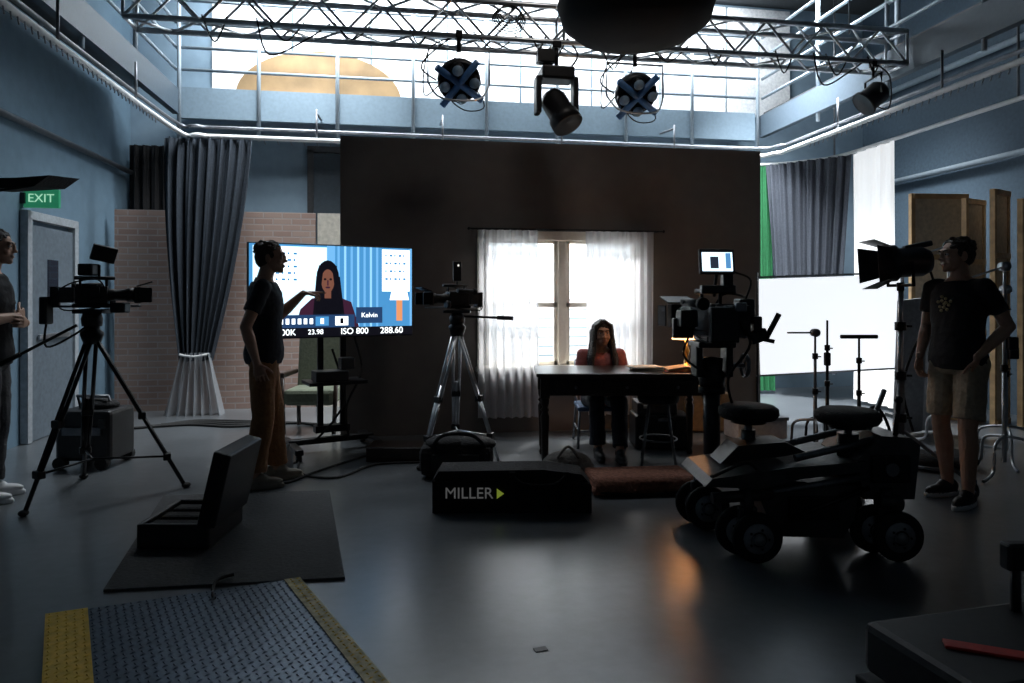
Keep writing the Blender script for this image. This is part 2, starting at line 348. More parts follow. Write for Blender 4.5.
b=drape('green_screen_curtain',(4.86,8.93),(5.12,8.9),3.2,.05,M('chroma_green',(.01,.12,.04),.85),4,.04,wfun=lambda v:(1+.4*v,.1*v)); b.done()
b=drape('white_muslin_drape',(5.74,7.98),(5.72,7.2),3.2,.05,M('white_muslin_glow',(.85,.85,.83),.85,es=.55,ecol=(.95,.97,1)),4,.03); b.done()  # emission put in so the muslin looks strongly lit
# ------------------------------------------------------------ furniture: desk
X,D=.9,5.65
b=B('writing_desk',o=(X,D))
b.box((X,D,.745),(1.42,.66,.03),WOODD,bev=.008); b.box((X,D,.725),(1.38,.62,.015),WOODD)
for y in (D-.27,D+.27): b.box((X,y,.65),(1.26,.025,.14),WOODD,bev=.003)
for x in (X-.64,X+.64): b.box((x,D,.65),(.025,.5,.14),WOODD,bev=.003)
for k in (-1,0,1):
    b.box((X+k*.4,D-.288,.65),(.36,.012,.1),WOODD,bev=.004); b.sph((X+k*.4,D-.305,.65),.014,GREYM)
prof=[(.02,0),(.026,.02),(.018,.05),(.026,.08),(.03,.3),(.036,.42),(.022,.45),(.036,.47),(.022,.49),(.034,.52),(.034,.56)]
for sx in (-1,1):
    for sy in (-1,1):
        x,y=X+sx*.64,D+sy*.27; b.lathe(prof,(x,y,0),WOODD,seg=16); b.box((x,y,.645),(.075,.075,.17),WOODD,bev=.005)
b.done()
b=B('paper_stack',o=(1.12,5.6))
for k in range(6): b.box((1.10+random.uniform(-.02,.02),5.62+random.uniform(-.02,.02),.763+k*.005),(.26,.2,.004),PAPER,rot=(0,0,random.uniform(-12,12)))
b.done()
b=B('open_book',o=(1.36,5.5)); 
for s_ in (-1,1): b.box((1.38+s_*.07,5.52,.783),(.14,.2,.02),M('book_pages',(.6,.38,.2),.8),rot=(0,s_*8,0),bev=.003)
b.box((1.38,5.52,.763),(.3,.22,.005),RED); b.done()
b=B('table_lamp',o=(1.48,5.8)); x,y=1.48,5.8
b.lathe([(0,.76),(.07,.76),(.07,.775),(.02,.79),(.015,.85),(.03,.9),(.012,.95),(.012,1.06),(0,1.06)],(x,y,0),M('brass',(.6,.42,.15),.3,.9))
b.lathe([(.12,1.0),(.08,1.2)],(x,y,0),M('lampshade',(.8,.6,.35),.8,es=5,ecol=(1,.48,.2))); b.done()
def chair(nm,X,D,yaw,sz,mseat,mfr):
    b=B(nm,o=(X,D)); R=Matrix.Rotation(math.radians(yaw),3,'Z')
    def P(x,y,z): v=R@V((x,y,0)); return (X+v.x,D+v.y,z)
    b.box(P(0,0,sz-.02),(.42,.42,.04),mseat,rot=(0,0,yaw),bev=.015)
    for sx in (-1,1):
        b.cyl(P(sx*.19,.18,sz-.03),P(sx*.21,.22,0),.012,mfr); b.cyl(P(sx*.19,-.18,sz-.03),P(sx*.21,-.24,0),.012,mfr)
        b.cyl(P(sx*.19,-.19,sz-.03),P(sx*.19,-.25,sz+.38),.012,mfr)
        b.cyl(P(sx*.2,.2,.15),P(sx*.2,-.21,.15),.008,mfr)
    b.cyl(P(-.2,.2,.15),P(.2,.2,.15),.008,mfr)
    b.box(P(0,-.245,sz+.28),(.4,.03,.22),mseat,rot=(6,0,yaw),bev=.012)
    return b.done()
chair('side_chair',.8,6.33,180,.37,M('blue_seat_fabric',(.03,.06,.12),.8),GREYM)
X,D=-2.02,7.0
b=B('green_upholstered_armchair',o=(X,D)); GF=M('green_fabric',(.15,.17,.12),.85,bump=.2,scale=40)
b.box((X,D,.36),(.5,.5,.16),GF,bev=.04); b.box((X,D+.24,.68),(.48,.1,.58),GF,rot=(-8,0,0),bev=.04)
for sx in (-1,1):
    b.box((X+sx*.27,D,.58),(.06,.46,.05),WOODD,bev=.015); b.cyl((X+sx*.27,D-.2,.58),(X+sx*.25,D-.22,0),.022,WOODD); b.cyl((X+sx*.24,D+.22,.4),(X+sx*.25,D+.28,0),.022,WOODD)
b.done()
# ------------------------------------------------------------ stage hardware under / near desk
RG=M('red_brown_rug',(.30,.12,.075),.95,bump=.6,scale=45,var=.35)
b=B('folded_rug',o=(.9,4.8))
for (z,w,dd,x) in ((.035,.78,.4,.92),(.09,.72,.34,.90)):
    b.box((x,4.85,z),(w,dd,.055),RG,rot=(0,0,6),bev=.024)
b.cyl((.56,4.66,.06),(1.26,4.735,.06),.055,RG,seg=18); b.tube([(.6,4.62,.03),(.9,4.62,.02),(1.25,4.68,.03)],.008,RUB)
b.done()
b=B('folded_cloth_bag',o=(.42,5.3))
CB=M('canvas_beige',(.26,.24,.22),.9,bump=.5,scale=30)
b.sph((.42,5.2,.09),(.19,.12,.1),CB); b.sph((.3,5.15,.06),(.1,.1,.07),CB); b.sph((.52,5.17,.06),(.11,.1,.07),CB); b.tube([(.34,5.12,.15),(.42,5.1,.24),(.5,5.12,.15)],.01,CB); b.done()
b=B('equipment_crate',o=(1.35,6.25))
b.box((1.35,6.25,.15),(.5,.35,.3),BLK,bev=.02); b.box((1.3,6.25,.36),(.36,.3,.11),DGR,bev=.015)
for k in range(4): b.tube([(1.35+.12*math.cos(a),6.05+.01*k,.2+.1*math.sin(a)) for a in [i*.7 for i in range(10)]],.01,RUB)
b.box((1.35,6.07,.27),(.1,.02,.03),GREYM); b.box((1.2,6.09,.38),(.05,.02,.03),WHT); b.done()
def stool(nm,X,D,h):
    b=B(nm,o=(X,D)); b.lathe([(0,h-.07),(.16,h-.06),(.17,h-.03),(.16,h),(0,h+.005)],(X,D,0),CLB)
    for k in range(4):
        a=k*math.pi/2+.6; b.cyl((X+.1*math.cos(a),D+.1*math.sin(a),h-.06),(X+.19*math.cos(a),D+.19*math.sin(a),0),.011,GREYM)
    b.tube([(X+.15*math.cos(a*math.pi/8),D+.15*math.sin(a*math.pi/8),.2) for a in range(17)],.007,GREYM); b.done()
stool('stool',1.2,5.6,.56)
b=B('tripod_case',o=(0,4.36))
pp=[(-.5,4.28,.0),(-.5,4.28,.2),(-.46,4.29,.26),(.2,4.29,.27),(.44,4.29,.24),(.5,4.28,.17),(.5,4.28,0)]
b.prism(pp,(0,.24,0),CLB)
b.tube([(-.49,4.275,.2),(0,4.272,.215),(.49,4.275,.185)],.006,RUB); b.tube([(.0,4.27,.24),(.08,4.24,.19),(.26,4.24,.19),(.34,4.27,.24)],.012,CLB)
for x in (.0,.34): b.box((x,4.275,.13),(.035,.012,.26),RUB)
tcse=b.done(); text(tcse,'MILLER',.098,M('logo_grey',(.3,.31,.31),.6,es=.1,ecol=(.6,.6,.6)),(-.27,-.088,.125),(90,0,0),.002)
g=B('logo_arrow'); g.prism([(0,0,-.032),(.045,0,0),(0,0,.032)],(0,.003,0),M('logo_green',(.4,.5,.05),.6,es=.25,ecol=(.5,.65,.08))); go=g.done(); go.parent=tcse; go.location=(-.095,-.09,.125); go.rotation_euler=(0,0,0)
def slab(nm,P4,h,m,o):
    b=B(nm,o=o); b.prism([(p[0],p[1],.001) for p in P4],(0,0,h),m); return b
slab('rubber_floor_mat',[(-1.874,3.13),(-.8,3.27),(-1.27,4.75),(-2.36,4.62)],.012,M('mat_rubber',(.05,.052,.055),.8,bump=.3,scale=50),(-1.6,3.9)).done()
# checker-plate ramp
TL,TR=V((-1.945,2.845,0)),V((-1.0,3.22,0)); dn=V((.55,-.835,0)); NR=TR+dn*1.5; NL=TL+dn*1.5
b=B('checker_plate_ramp',o=(-1.2,2.5))
DP=M('diamond_plate',(.09,.12,.16),.35,.6,bump=.1)
b.prism([NL,NR,TR,TL],(0,0,.03),DP)
ac=(TR-TL); 
def rp(u,v,z=0): p=TL+ac*u+dn*1.5*v; return V((p.x,p.y,z))
for (u0,u1,mm) in ((0,.15,YEL),(.93,1.0,M('worn_yellow_paint',(.5,.42,.2),.6,bump=.3,var=.4))):
    b.prism([rp(u0,1,.0305),rp(u1,1,.0305),rp(u1,0,.0305),rp(u0,0,.0305)],(0,0,.004),mm)
nu,nv=34,50; i=b.mi(DP); iy=b.mi(YEL)
for a in range(nu):
    for c in range(nv):
        u=(a+.5)/nu; v=(c+.5)/nv
        if .93>u>.15:
            zz=.031; mi_=i
        else: zz=.0345; mi_=iy
        ce=rp(u,v,zz); an=.9 if (a+c)%2 else -.7
        d1=V((math.cos(an),math.sin(an),0))*.012; d2=V((-d1.y,d1.x,0))*.33
        vs=[b.bm.verts.new(ce+q) for q in (d1,d2,-d1,-d2)]; t=b.bm.verts.new(ce+V((0,0,.004)))
        for k in range(4): f=b.bm.faces.new([vs[k],vs[(k+1)%4],t]); f.material_index=mi_
b.done()
b=B('floor_cable',o=(-1.5,3.1)); b.tube([(-1.30,2.98,.04),(-1.36,3.1,.02),(-1.38,3.2,.03),(-1.33,3.26,.03)],.008,RUB); b.done()
b=B('floor_cable',o=(-1.6,5.3)); b.tube([(-1.75,5.6,.01),(-1.6,5.2,.01),(-1.3,5.1,.01),(-1.1,5.5,.01),(-.7,5.6,.01),(-.5,5.9,.01)],.009,RUB); b.tube([(-1.75,5.6,.01),(-1.9,5.1,.01),(-1.65,4.95,.01),(-1.5,5.3,.01),(-1.2,5.9,.01)],.009,RUB); b.done()
b=B('floor_cable',o=(-3.5,7.3)); 
for k in range(4): b.tube([(-3.9+.1*k,7.0+.1*k,.015),(-3.4,7.2+.08*k,.015),(-2.9,7.1+.1*k,.015),(-2.3,7.3,.015),(-1.9,7.0+.05*k,.015)],.014,RUB)
b.done()
# open hard case
X,D=-1.80,3.85
b=B('open_hard_case',o=(X,D))
b.box((X,D,.028),(.38,.46,.03),BLK,bev=.01)
for sx in (-1,1): b.box((X+sx*.18,D,.085),(.025,.46,.13),BLK,bev=.008)
for sy in (-1,1): b.box((X,D+sy*.22,.085),(.38,.025,.13),BLK,bev=.008)
for k in (-1,0,1): b.box((X+.0,D+k*.14,.1),(.33,.10,.07),CLB,bev=.02)
for k in (-1,1): b.box((X-.2,D+k*.13,.11),(.02,.06,.06),DGR,bev=.005)
b.tube([(X-.2,D-.08,.08),(X-.24,D-.07,.09),(X-.24,D+.07,.09),(X-.2,D+.08,.08)],.012,BLK)
R=13
c=V((X+.25,D,.32)); b.box(c,(.03,.46,.40),BLK,rot=(0,R,0),bev=.01)
Rm=Matrix.Rotation(math.radians(R),3,'Y')
for sy in (-1,1): b.box(c+Rm@V((-.04,sy*.22,0)),(.08,.025,.40),BLK,rot=(0,R,0),bev=.006)
for sz_ in (-1,1): b.box(c+Rm@V((-.04,0,sz_*.19)),(.08,.46,.025),BLK,rot=(0,R,0),bev=.006)
b.box(c+Rm@V((-.03,0,0)),(.03,.4,.36),CLB,rot=(0,R,0),bev=.01)
b.done()
b=B('rolling_equipment_case',o=(-3.4,5.45))
b.box((-3.38,5.55,.26),(.44,.36,.4),BLK,bev=.03); b.box((-3.38,5.36,.3),(.3,.02,.06),GREYM); 
for x in (-3.55,-3.22): b.cyl((x,5.34,.05),(x,5.40,.05),.05,RUB); b.box((x,5.36,.36),(.05,.02,.07),DGR); b.cyl((x,5.69,.05),(x,5.75,.05),.05,RUB)
b.tube([(-3.5,5.55,.45),(-3.5,5.5,.56),(-3.25,5.5,.56),(-3.25,5.55,.45)],.014,GREYM,smoothp=False)
b.sph((-3.35,5.55,.48),(.15,.12,.06),CLB); b.done()
# ------------------------------------------------------------ TV
a=V((-2.17,5.6,0)); c=V((-.913,6.3,0)); mid=(a+c)/2; wT=(c-a).length; angT=math.degrees(math.atan2(c.y-a.y,c.x-a.x))
def local(nm,x,d,ang):
    b=B(nm); b.lo=(x,d,ang); return b
def ldone(b):
    x,d,ang=b.lo; ob=b.done(); ob.location=W(x,d); ob.rotation_euler=(0,0,math.radians(ang)-TH); return ob
b=local('television_on_stand',mid.x,mid.y,angT)
TZ=1.41; hh=.405; hw=wT/2
b.box((0,.03,TZ),(2*hw,.05,2*hh),BLK,bev=.008)
b.box((0,.07,TZ-.1),(.5,.06,.4),BLK,bev=.01)
for x in (-.1,.1): b.box((x,.12,.85),(.05,.04,1.3),BLKM,bev=.005)
b.box((0,.12,.2),(.3,.1,.06),BLKM)
for x in (-.35,.35):
    b.box((x,.08,.08),(.07,.62,.05),BLKM,bev=.01)
    for y in (-.2,.36): b.cyl((x-.02,y,.03),(x+.02,y,.03),.03,RUB)
b.box((0,.12,.1),(.75,.08,.05),BLKM,bev=.01); b.box((0,.02,.62),(.5,.32,.03),BLKM,bev=.005); b.box((-.05,-.02,.68),(.28,.2,.09),BLK,bev=.01); b.box((.1,0,.78),(.12,.12,.1),DGR,bev=.01)
b.tube([(0,.1,.9),(.1,.05,.5),(0,.0,.3),(-.15,.1,.1)],.01,RUB); b.tube([(.2,.1,1.0),(.25,.05,.7),(.1,.0,.4),(.15,.1,.1)],.01,RUB)
sw,sh_=hw-.012,hh-.012
def sq(x0,x1,z0,z1,m,lay):
    y=.004-.0012*lay
    X0=-sw+2*sw*x0; X1=-sw+2*sw*x1; Z0=TZ-sh_+2*sh_*z0; Z1=TZ-sh_+2*sh_*z1
    i=b.mi(m); f=b.bm.faces.new([b.bm.verts.new(p) for p in ((X0,y,Z0),(X1,y,Z0),(X1,y,Z1),(X0,y,Z1))]); f.material_index=i
def poly(ps,m,lay):
    y=.004-.0012*lay; i=b.mi(m)
    f=b.bm.faces.new([b.bm.verts.new((-sw+2*sw*x,y,TZ-sh_+2*sh_*z)) for x,z in ps]); f.material_index=i
def ell(cx,cz,rx,rz,m,lay,n=20): poly([(cx+rx*math.cos(2*math.pi*k/n),cz+rz*math.sin(2*math.pi*k/n)) for k in range(n)],m,lay)
s1=E_('screen_blue',(.07,.30,.62),1.1); s2=E_('screen_pale',(.6,.85,1),1.7); s3=E_('screen_white',(.9,.97,1),2.2); s4=E_('screen_navy',(.02,.06,.16),1)
s5=E_('screen_skin',(.30,.12,.08),.7); s6=E_('screen_black',(.004,.004,.008),1); s7=E_('screen_maroon',(.07,.02,.05),.7); s8=E_('screen_orange',(.9,.35,.15),1); s9=E_('screen_midblue',(.16,.45,.8),1.2)
sL=E_('screen_lightblue',(.28,.6,.95),1.3)
sq(0,1,0,1,s1,0); sq(.02,.5,.18,.98,s2,1); sq(.06,.3,.5,.97,s3,2); sq(.45,.5,.15,1,s9,2)
for k in range(7): x=.515+k*.041; sq(x,x+.014,.1,1,(s9,sL)[k%2],1)
sq(.80,1,.5,.98,s3,1); sq(.8,1,.1,.5,s1,1); poly([(.85,.4),(.98,.4),(.95,.64),(.88,.64)],s3,2); sq(.895,.935,.16,.4,s8,2); sq(.985,1,.1,1,s9,2)
for k in range(5):
    for j in range(6): sq(.08+.034*j,.08+.034*j+.012+.01*((k+j)%2),.89-.07*k,.915-.07*k,s1,3)
for k in range(4):
    for j in range(5): sq(.82+.03*j,.82+.03*j+.01+.008*((k+j)%2),.9-.09*k,.925-.09*k,s1,3)
poly([(.26,.1),(.29,.30),(.36,.42),(.5,.45),(.6,.38),(.65,.1)],s7,3)
ell(.455,.64,.07,.2,s6,4); poly([(.365,.22),(.385,.66),(.53,.66),(.56,.2)],s6,4); ell(.455,.61,.04,.13,s5,5); sq(.435,.475,.42,.5,s5,5)
poly([(.39,.5),(.40,.78),(.455,.81),(.425,.7),(.415,.55)],s6,6); poly([(.52,.5),(.51,.78),(.455,.81),(.485,.7),(.495,.55)],s6,6)
ell(.438,.63,.008,.012,s6,7); ell(.472,.63,.008,.012,s6,7); ell(.455,.54,.015,.01,s7,7); sq(.451,.459,.56,.62,s7,6)
sq(.0,1,0,.1,s6,8); sq(.14,.62,.1,.24,s4,8); sq(.63,.8,.14,.32,s4,8); sq(.5,.58,.12,.22,s3,9); sq(.38,.46,.12,.22,s1,9)
for k in range(6): sq(.17+.035*k,.19+.035*k,.14,.2,s3,9)
sq(.53,.55,.14,.2,s6,10); sq(.41,.43,.14,.2,s3,10)
tv=ldone(b)
for (t,x,s_) in (('00K',.22,.075),('23.98',.38,.06),('ISO 800',.62,.075),('288.60',.86,.08)): text(tv,t,s_,s3,(-sw+2*sw*x,-.011,TZ-sh_+.04),(90,0,0),.0005)
text(tv,'Kelvin',.06,s3,(-sw+2*sw*.715,-.011,TZ-sh_+.18),(90,0,0),.0005)
b=B('water_bottle',o=(-1.72,5.25)); b.lathe([(0,0),(.035,0),(.037,.02),(.035,.16),(.015,.2),(.015,.23),(0,.23)],(-1.72,5.25,0),PL); b.done()
b=B('apple_box',o=(-1.0,5.9)); b.box((-.95,5.75,.06),(.5,.3,.12),WOODD,bev=.008); b.box((-.95,5.6,.06),(.1,.01,.03),BLK); b.done()
# ------------------------------------------------------------ tripods + cameras
def tripod(b,ap,feet,m,r=.016,head=.12):
    ap=V(ap)
    b.lathe([(0,-.08),(.05,-.08),(.07,-.02),(.07,.0),(.045,.02),(.05,.06),(0,.07)],ap,BLKM)
    for f in feet:
        f=V(f); d=(f-ap); s=d.normalized().cross(V((0,0,1))).normalized()*.028; st=ap+d.normalized()*.05
        mid=st.lerp(f,.5); m2=st.lerp(f,.78)
        b.cyl(st+s,mid+s*.9,r*.75,m,seg=8); b.cyl(st-s,mid-s*.9,r*.75,m,seg=8)
        b.cyl(mid+s*.9,m2+s*.7,r*.6,m,seg=8); b.cyl(mid-s*.9,m2-s*.7,r*.6,m,seg=8); b.cyl(mid.lerp(st,.2),f,r*.8,m,seg=8)
        for q in (mid,m2): b.box(q,(.075,.05,.05),BLK,rot=(0,0,math.degrees(math.atan2(s.y,s.x))),bev=.008)
        b.sph(f+V((0,0,.02)),(.03,.03,.02),RUB)
        b.cyl(m2,(ap.x,ap.y,m2.z+.03),.008,m,seg=6)
def rig(b,c,fw,sc=1,mon=True,monm=None,box=True):
    c=V(c); fw=V(fw).normalized(); up=V((0,0,1)); rt=fw.cross(up).normalized(); ang=math.degrees(math.atan2(fw.y,fw.x))-90
    def P(r,f,u): return c+(rt*r+fw*f+up*u)*sc
    def bx(r,f,u,s3_,m,rx=0): b.box(P(r,f,u),[q*sc for q in s3_],m,rot=(rx,0,ang),bev=.006)
    bx(0,0,0,(.13,.22,.14),BLK); bx(0,-.17,0,(.11,.1,.12),DGR); bx(0,-.245,-.01,(.1,.06,.15),BLK)
    b.lathe([(.05*sc,0),(.052*sc,.04*sc),(.044*sc,.05*sc),(.046*sc,.12*sc),(.056*sc,.14*sc),(.056*sc,.2*sc),(0,.19*sc)],P(0,.11,.0),BLK,axis=fw)
    b.lathe([(0,0),(.048*sc,0)],P(0,.312,0),GLS,axis=fw)
    if box:
        bx(0,.32,0,(.16,.05,.13),BLK); bx(0,.37,.09,(.18,.12,.006),BLKM,18)
        for s_ in (-1,1): bx(s_*.1,.37,0,(.006,.1,.12),BLKM)
    for s_ in (-1,1): b.cyl(P(s_*.035,-.26,-.09),P(s_*.035,.34,-.09),.008*sc,GREYM)
    bx(0,0,-.085,(.12,.26,.03),BLKM); b.cyl(P(0,-.08,.07),P(0,-.08,.13),.01*sc,BLK); b.cyl(P(0,.1,.07),P(0,.1,.13),.01*sc,BLK); b.cyl(P(0,-.12,.135),P(0,.16,.135),.015*sc,BLK)
    b.cyl(P(-.07,.12,-.06),P(-.07,.16,-.06),.04*sc,BLK); bx(.09,0,.02,(.05,.12,.08),BLK)
    b.tube([P(.06,-.2,.05),P(.14,-.1,.1),P(.1,.05,.12),P(.06,.1,.02)],.006*sc,RUB); b.tube([P(-.05,-.26,-.02),P(-.12,-.2,-.12),P(-.06,.05,-.1)],.006*sc,RUB)
    b.cyl(P(-.08,.02,.08),P(-.16,.02,.08),.01*sc,BLK); b.cyl(P(-.13,.06,.08),P(-.13,-.12,.07),.022*sc,BLK); b.cyl(P(-.13,-.12,.07),P(-.13,-.15,.07),.032*sc,RUB)
    return P
X,D=-2.83,4.6
b=B('camera_on_tripod',o=(X,D))
tripod(b,(X,D,1.12),[(-3.02,4.22,0),(-2.32,4.86,0),(-3.2,5.1,0)],BLKM,.018)
b.lathe([(0,0),(.06,0),(.065,.05),(.05,.1),(0,.1)],(X,D,1.16),BLK); b.box((X,D,1.26),(.2,.12,.03),BLK,bev=.005)
b.cyl((X-.05,D-.08,1.17),(X-.42,D-.25,.93),.01,BLK); b.cyl((X-.33,D-.21,.99),(X-.43,D-.255,.925),.016,RUB)
P=rig(b,(X-.0,D,1.37),(1,.5,0),.85)
b.cyl(P(0,.05,.13),P(0,.05,.24),.008,BLK); b.box(P(-.02,.08,.33),(.15,.03,.11),BLK,rot=(20,12,40),bev=.006); b.box(P(.0,-.02,.2),(.1,.1,.08),BLK,bev=.01)
b.box(P(.02,-.3,-.12),(.05,.08,.18),BLK,bev=.01); b.box(P(.1,.2,-.1),(.1,.08,.07),BLK,bev=.01)
b.tube([P(.0,-.3,-.2),P(0,-.3,-.4),P(.03,-.1,-.3),P(.02,0,-.2)],.007,RUB)
b.done()
X,D=-.45,5.6
b=B('camera_on_silver_tripod',o=(X,D))
tripod(b,(X,D,1.12),[(-.72,5.35,0),(-.1,5.5,0),(-.5,6.0,0)],ALU,.018)
b.lathe([(0,0),(.06,0),(.065,.05),(.045,.09),(0,.09)],(X,D,1.14),BLK); b.box((X,D,1.24),(.22,.12,.025),BLK,bev=.005)
b.cyl((X+.05,D,1.2),(X+.45,D-.05,1.185),.01,BLK); b.cyl((X+.33,D-.035,1.19),(X+.46,D-.05,1.184),.017,RUB)
P=rig(b,(X+.0,D,1.345),(-1,-.6,0),.8)
b.box(P(.08,-.02,.0),(.16,.02,.13),M('camera_grey',(.2,.21,.23),.4),bev=.005)
b.cyl(P(0,0,.13),P(0,0,.2),.007,BLK); b.box(P(0,0,.28),(.07,.02,.16),BLK,rot=(0,0,20),bev=.006); b.sph(P(0,-.01,.34),.015,E_('tally_glow',(.9,.9,.8),.8)); b.done()
b=B('camera_bag',o=(-.4,5.35))
b.box((-.42,5.2,.13),(.55,.28,.24),CLB,bev=.06); b.sph((-.5,5.18,.25),(.16,.13,.06),CLB); b.sph((-.3,5.2,.24),(.18,.13,.06),CLB); b.tube([(-.6,5.1,.24),(-.5,5.03,.34),(-.3,5.03,.34),(-.2,5.1,.24)],.014,CLB); b.box((-.42,5.055,.12),(.35,.02,.14),RUB,bev=.008); b.done()
# ------------------------------------------------------------ camera dolly
b=B('camera_dolly',o=(1.6,3.8))
def wheel(x,d,r=.128,w=.05):
    b.lathe([(.03,-w/2-.01),(.06,-w/2),(.075,-w/2+.012),(r*.72,-w/2+.006),(r*.95,-w/2+.006),(r,-w/2+.016),(r,w/2-.016),(r*.95,w/2-.006),(r*.72,w/2-.006),(.075,w/2-.012),(.06,w/2),(0,w/2+.01)],(x,d,r),RUB,axis=(0,1,0),seg=28)
    b.lathe([(0,-w/2-.022),(.028,-w/2-.02),(.03,-w/2-.008),(.07,-w/2-.004),(.078,-w/2+.004)],(x,d,r),M('wheel_hub_grey',(.3,.31,.33),.45,.4),axis=(0,1,0),seg=20)
    for k in range(5): a_=k*1.2566; b.sph((x+.05*math.cos(a_),d-w/2-.008,r+.05*math.sin(a_)),.007,BLKM,seg=6)
for (x,d,o2) in ((1.25,3.48,-.05),(1.14,3.98,-.03),(1.98,3.5,-.06),(1.93,4.02,-.03)):
    wheel(x,d); wheel(x+o2,d+.12)
    b.cyl((x-.02,d-.04,.128),(x-.04,d+.2,.128),.022,GREYM); b.box((x-.03,d+.065,.2),(.1,.05,.14),DGR,bev=.015); b.cyl((x-.03,d+.065,.2),(x-.03,d+.065,.36),.035,DGR)
b.prism([(1.38,3.58,.10),(1.74,3.58,.09),(1.80,3.58,.2),(1.82,3.58,.36),(1.36,3.58,.40),(1.30,3.58,.30)],(0,.42,0),DGR)
b.prism([(1.84,3.56,.30),(2.10,3.56,.30),(2.13,3.56,.58),(2.08,3.56,.62),(1.93,3.56,.63),(1.80,3.56,.50)],(0,.42,0),DGR)
b.prism([(1.0,3.54,.37),(1.04,3.54,.41),(1.45,3.54,.47),(1.84,3.54,.50),(1.84,3.54,.45),(1.5,3.54,.41),(1.3,3.54,.36)],(0,.5,0),DGR)
b.prism([(1.14,3.74,.44),(1.24,3.74,.54),(1.5,3.74,.56),(1.62,3.74,.50)],(0,.2,0),M('dolly_olive',(.035,.035,.032),.45,.2))
for y in (3.62,3.9): b.cyl((1.5,y,.5),(1.92,y,.6),.02,GREYM)
b.cyl((1.3,3.56,.33),(1.86,3.56,.42),.018,GREYM); b.cyl((1.45,3.56,.2),(1.86,3.56,.36),.014,BLKM)
b.box((1.58,3.57,.25),(.26,.02,.12),BLKM,bev=.006); b.box((1.97,3.55,.46),(.2,.02,.14),BLKM,bev=.006); b.cyl((1.97,3.55,.46),(1.97,3.53,.46),.035,GREYM)
b.cyl((1.04,3.55,.31),(1.35,3.55,.33),.03,DGR); b.cyl((1.08,4.02,.31),(2.0,4.05,.33),.03,DGR); b.cyl((1.9,3.55,.3),(2.02,3.55,.28),.04,DGR)
def seat(x,d,z):
    b.lathe([(0,-.06),(.15,-.055),(.168,-.03),(.165,.0),(.14,.018),(0,.022)],(x,d,z),CLB,seg=28); b.cyl((x,d,z-.25),(x,d,z-.05),.022,GREYM); b.cyl((x,d,z-.08),(x,d,z-.06),.1,BLKM)
seat(1.35,3.9,.72); seat(1.82,3.7,.73)
b.cyl((1.35,3.9,.48),(1.35,3.9,.6),.04,DGR); b.cyl((1.82,3.7,.48),(1.82,3.7,.62),.055,DGR)
b.cyl((1.95,3.75,.6),(2.1,3.85,.83),.014,GREYM); b.cyl((2.03,3.62,.6),(2.05,3.62,.8),.012,BLK); b.sph((2.05,3.62,.81),.022,BLK)
b.tube([(1.95,3.9,.6),(2.1,3.95,.72),(2.16,3.9,.58),(2.08,3.8,.42)],.009,RUB); b.tube([(1.3,3.6,.44),(1.2,3.52,.5),(1.05,3.56,.42),(1.1,3.7,.4)],.009,RUB)
cx,cy=1.2,4.1
b.cyl((cx,cy,.42),(cx,cy,.78),.05,DGR); b.cyl((cx,cy,.78),(cx,cy,.82),.08,BLKM); b.lathe([(0,0),(.07,0),(.08,.06),(.06,.1),(.065,.17),(0,.18)],(cx,cy,.82),BLK)
b.box((cx-.09,cy,.98),(.04,.14,.2),BLK,bev=.01); b.box((cx+.09,cy,.98),(.04,.14,.2),BLK,bev=.01); b.box((cx,cy,1.075),(.22,.24,.035),BLKM,bev=.008)
b.lathe([(.07,0),(.075,.012),(.07,.024),(.062,.012),(.07,0)],(cx+.17,cy-.05,.95),GREYM,axis=(1,0,0)); b.cyl((cx+.1,cy-.05,.95),(cx+.18,cy-.05,.95),.014,GREYM)
for k in range(3): a_=k*2.09; b.cyl((cx+.18,cy-.05,.95),(cx+.18,cy-.05+.07*math.cos(a_),.95+.07*math.sin(a_)),.006,GREYM)
b.done()
b=B('cinema_camera',o=(cx,cy))
b.box((cx,cy,1.11),(.14,.3,.035),BLKM,bev=.006)
P=rig(b,(cx,cy,1.235),(-.25,1,0),1.15)
b.box((cx-.17,cy-.08,1.23),(.1,.12,.1),BLK,bev=.008); b.box((cx-.18,cy-.02,1.17),(.12,.05,.12),BLK,bev=.006); b.box((cx+.16,cy-.1,1.27),(.09,.12,.15),BLK,bev=.01)
b.box((cx-.02,cy-.3,1.2),(.16,.06,.2),BLK,bev=.01); b.box((cx+.06,cy-.34,1.3),(.06,.03,.05),GREYM,bev=.004)
b.cyl((cx+.08,cy-.1,1.15),(cx+.3,cy-.2,1.1),.012,BLK); b.box((cx+.22,cy-.16,1.13),(.1,.06,.07),BLK,rot=(0,-20,0),bev=.008); b.cyl((cx+.26,cy-.18,1.12),(cx+.33,cy-.19,1.26),.016,BLK); b.box((cx+.2,cy-.19,1.2),(.05,.06,.09),BLK,bev=.008)
b.cyl((cx,cy-.05,1.36),(cx,cy-.1,1.52),.01,BLK); b.box((cx,cy-.12,1.4),(.2,.06,.05),BLK,bev=.008); b.box((cx+.06,cy-.1,1.45),(.06,.06,.08),BLK,bev=.006)
b.box((cx-.01,cy-.13,1.56),(.21,.03,.15),BLK,rot=(-8,0,5),bev=.008)
b.box((cx-.012,cy-.15,1.56),(.18,.004,.11),E_('monitor_glow',(.65,.85,1),2),rot=(-8,0,5))
b.box((cx-.03,cy-.153,1.555),(.05,.003,.07),E_('monitor_detail',(.02,.03,.05),1),rot=(-8,0,5)); b.box((cx-.012,cy-.154,1.515),(.17,.003,.015),MC['monitor_detail'],rot=(-8,0,5)); b.box((cx+.05,cy-.153,1.565),(.03,.003,.09),E_('monitor_blue',(.1,.3,.6),1),rot=(-8,0,5))
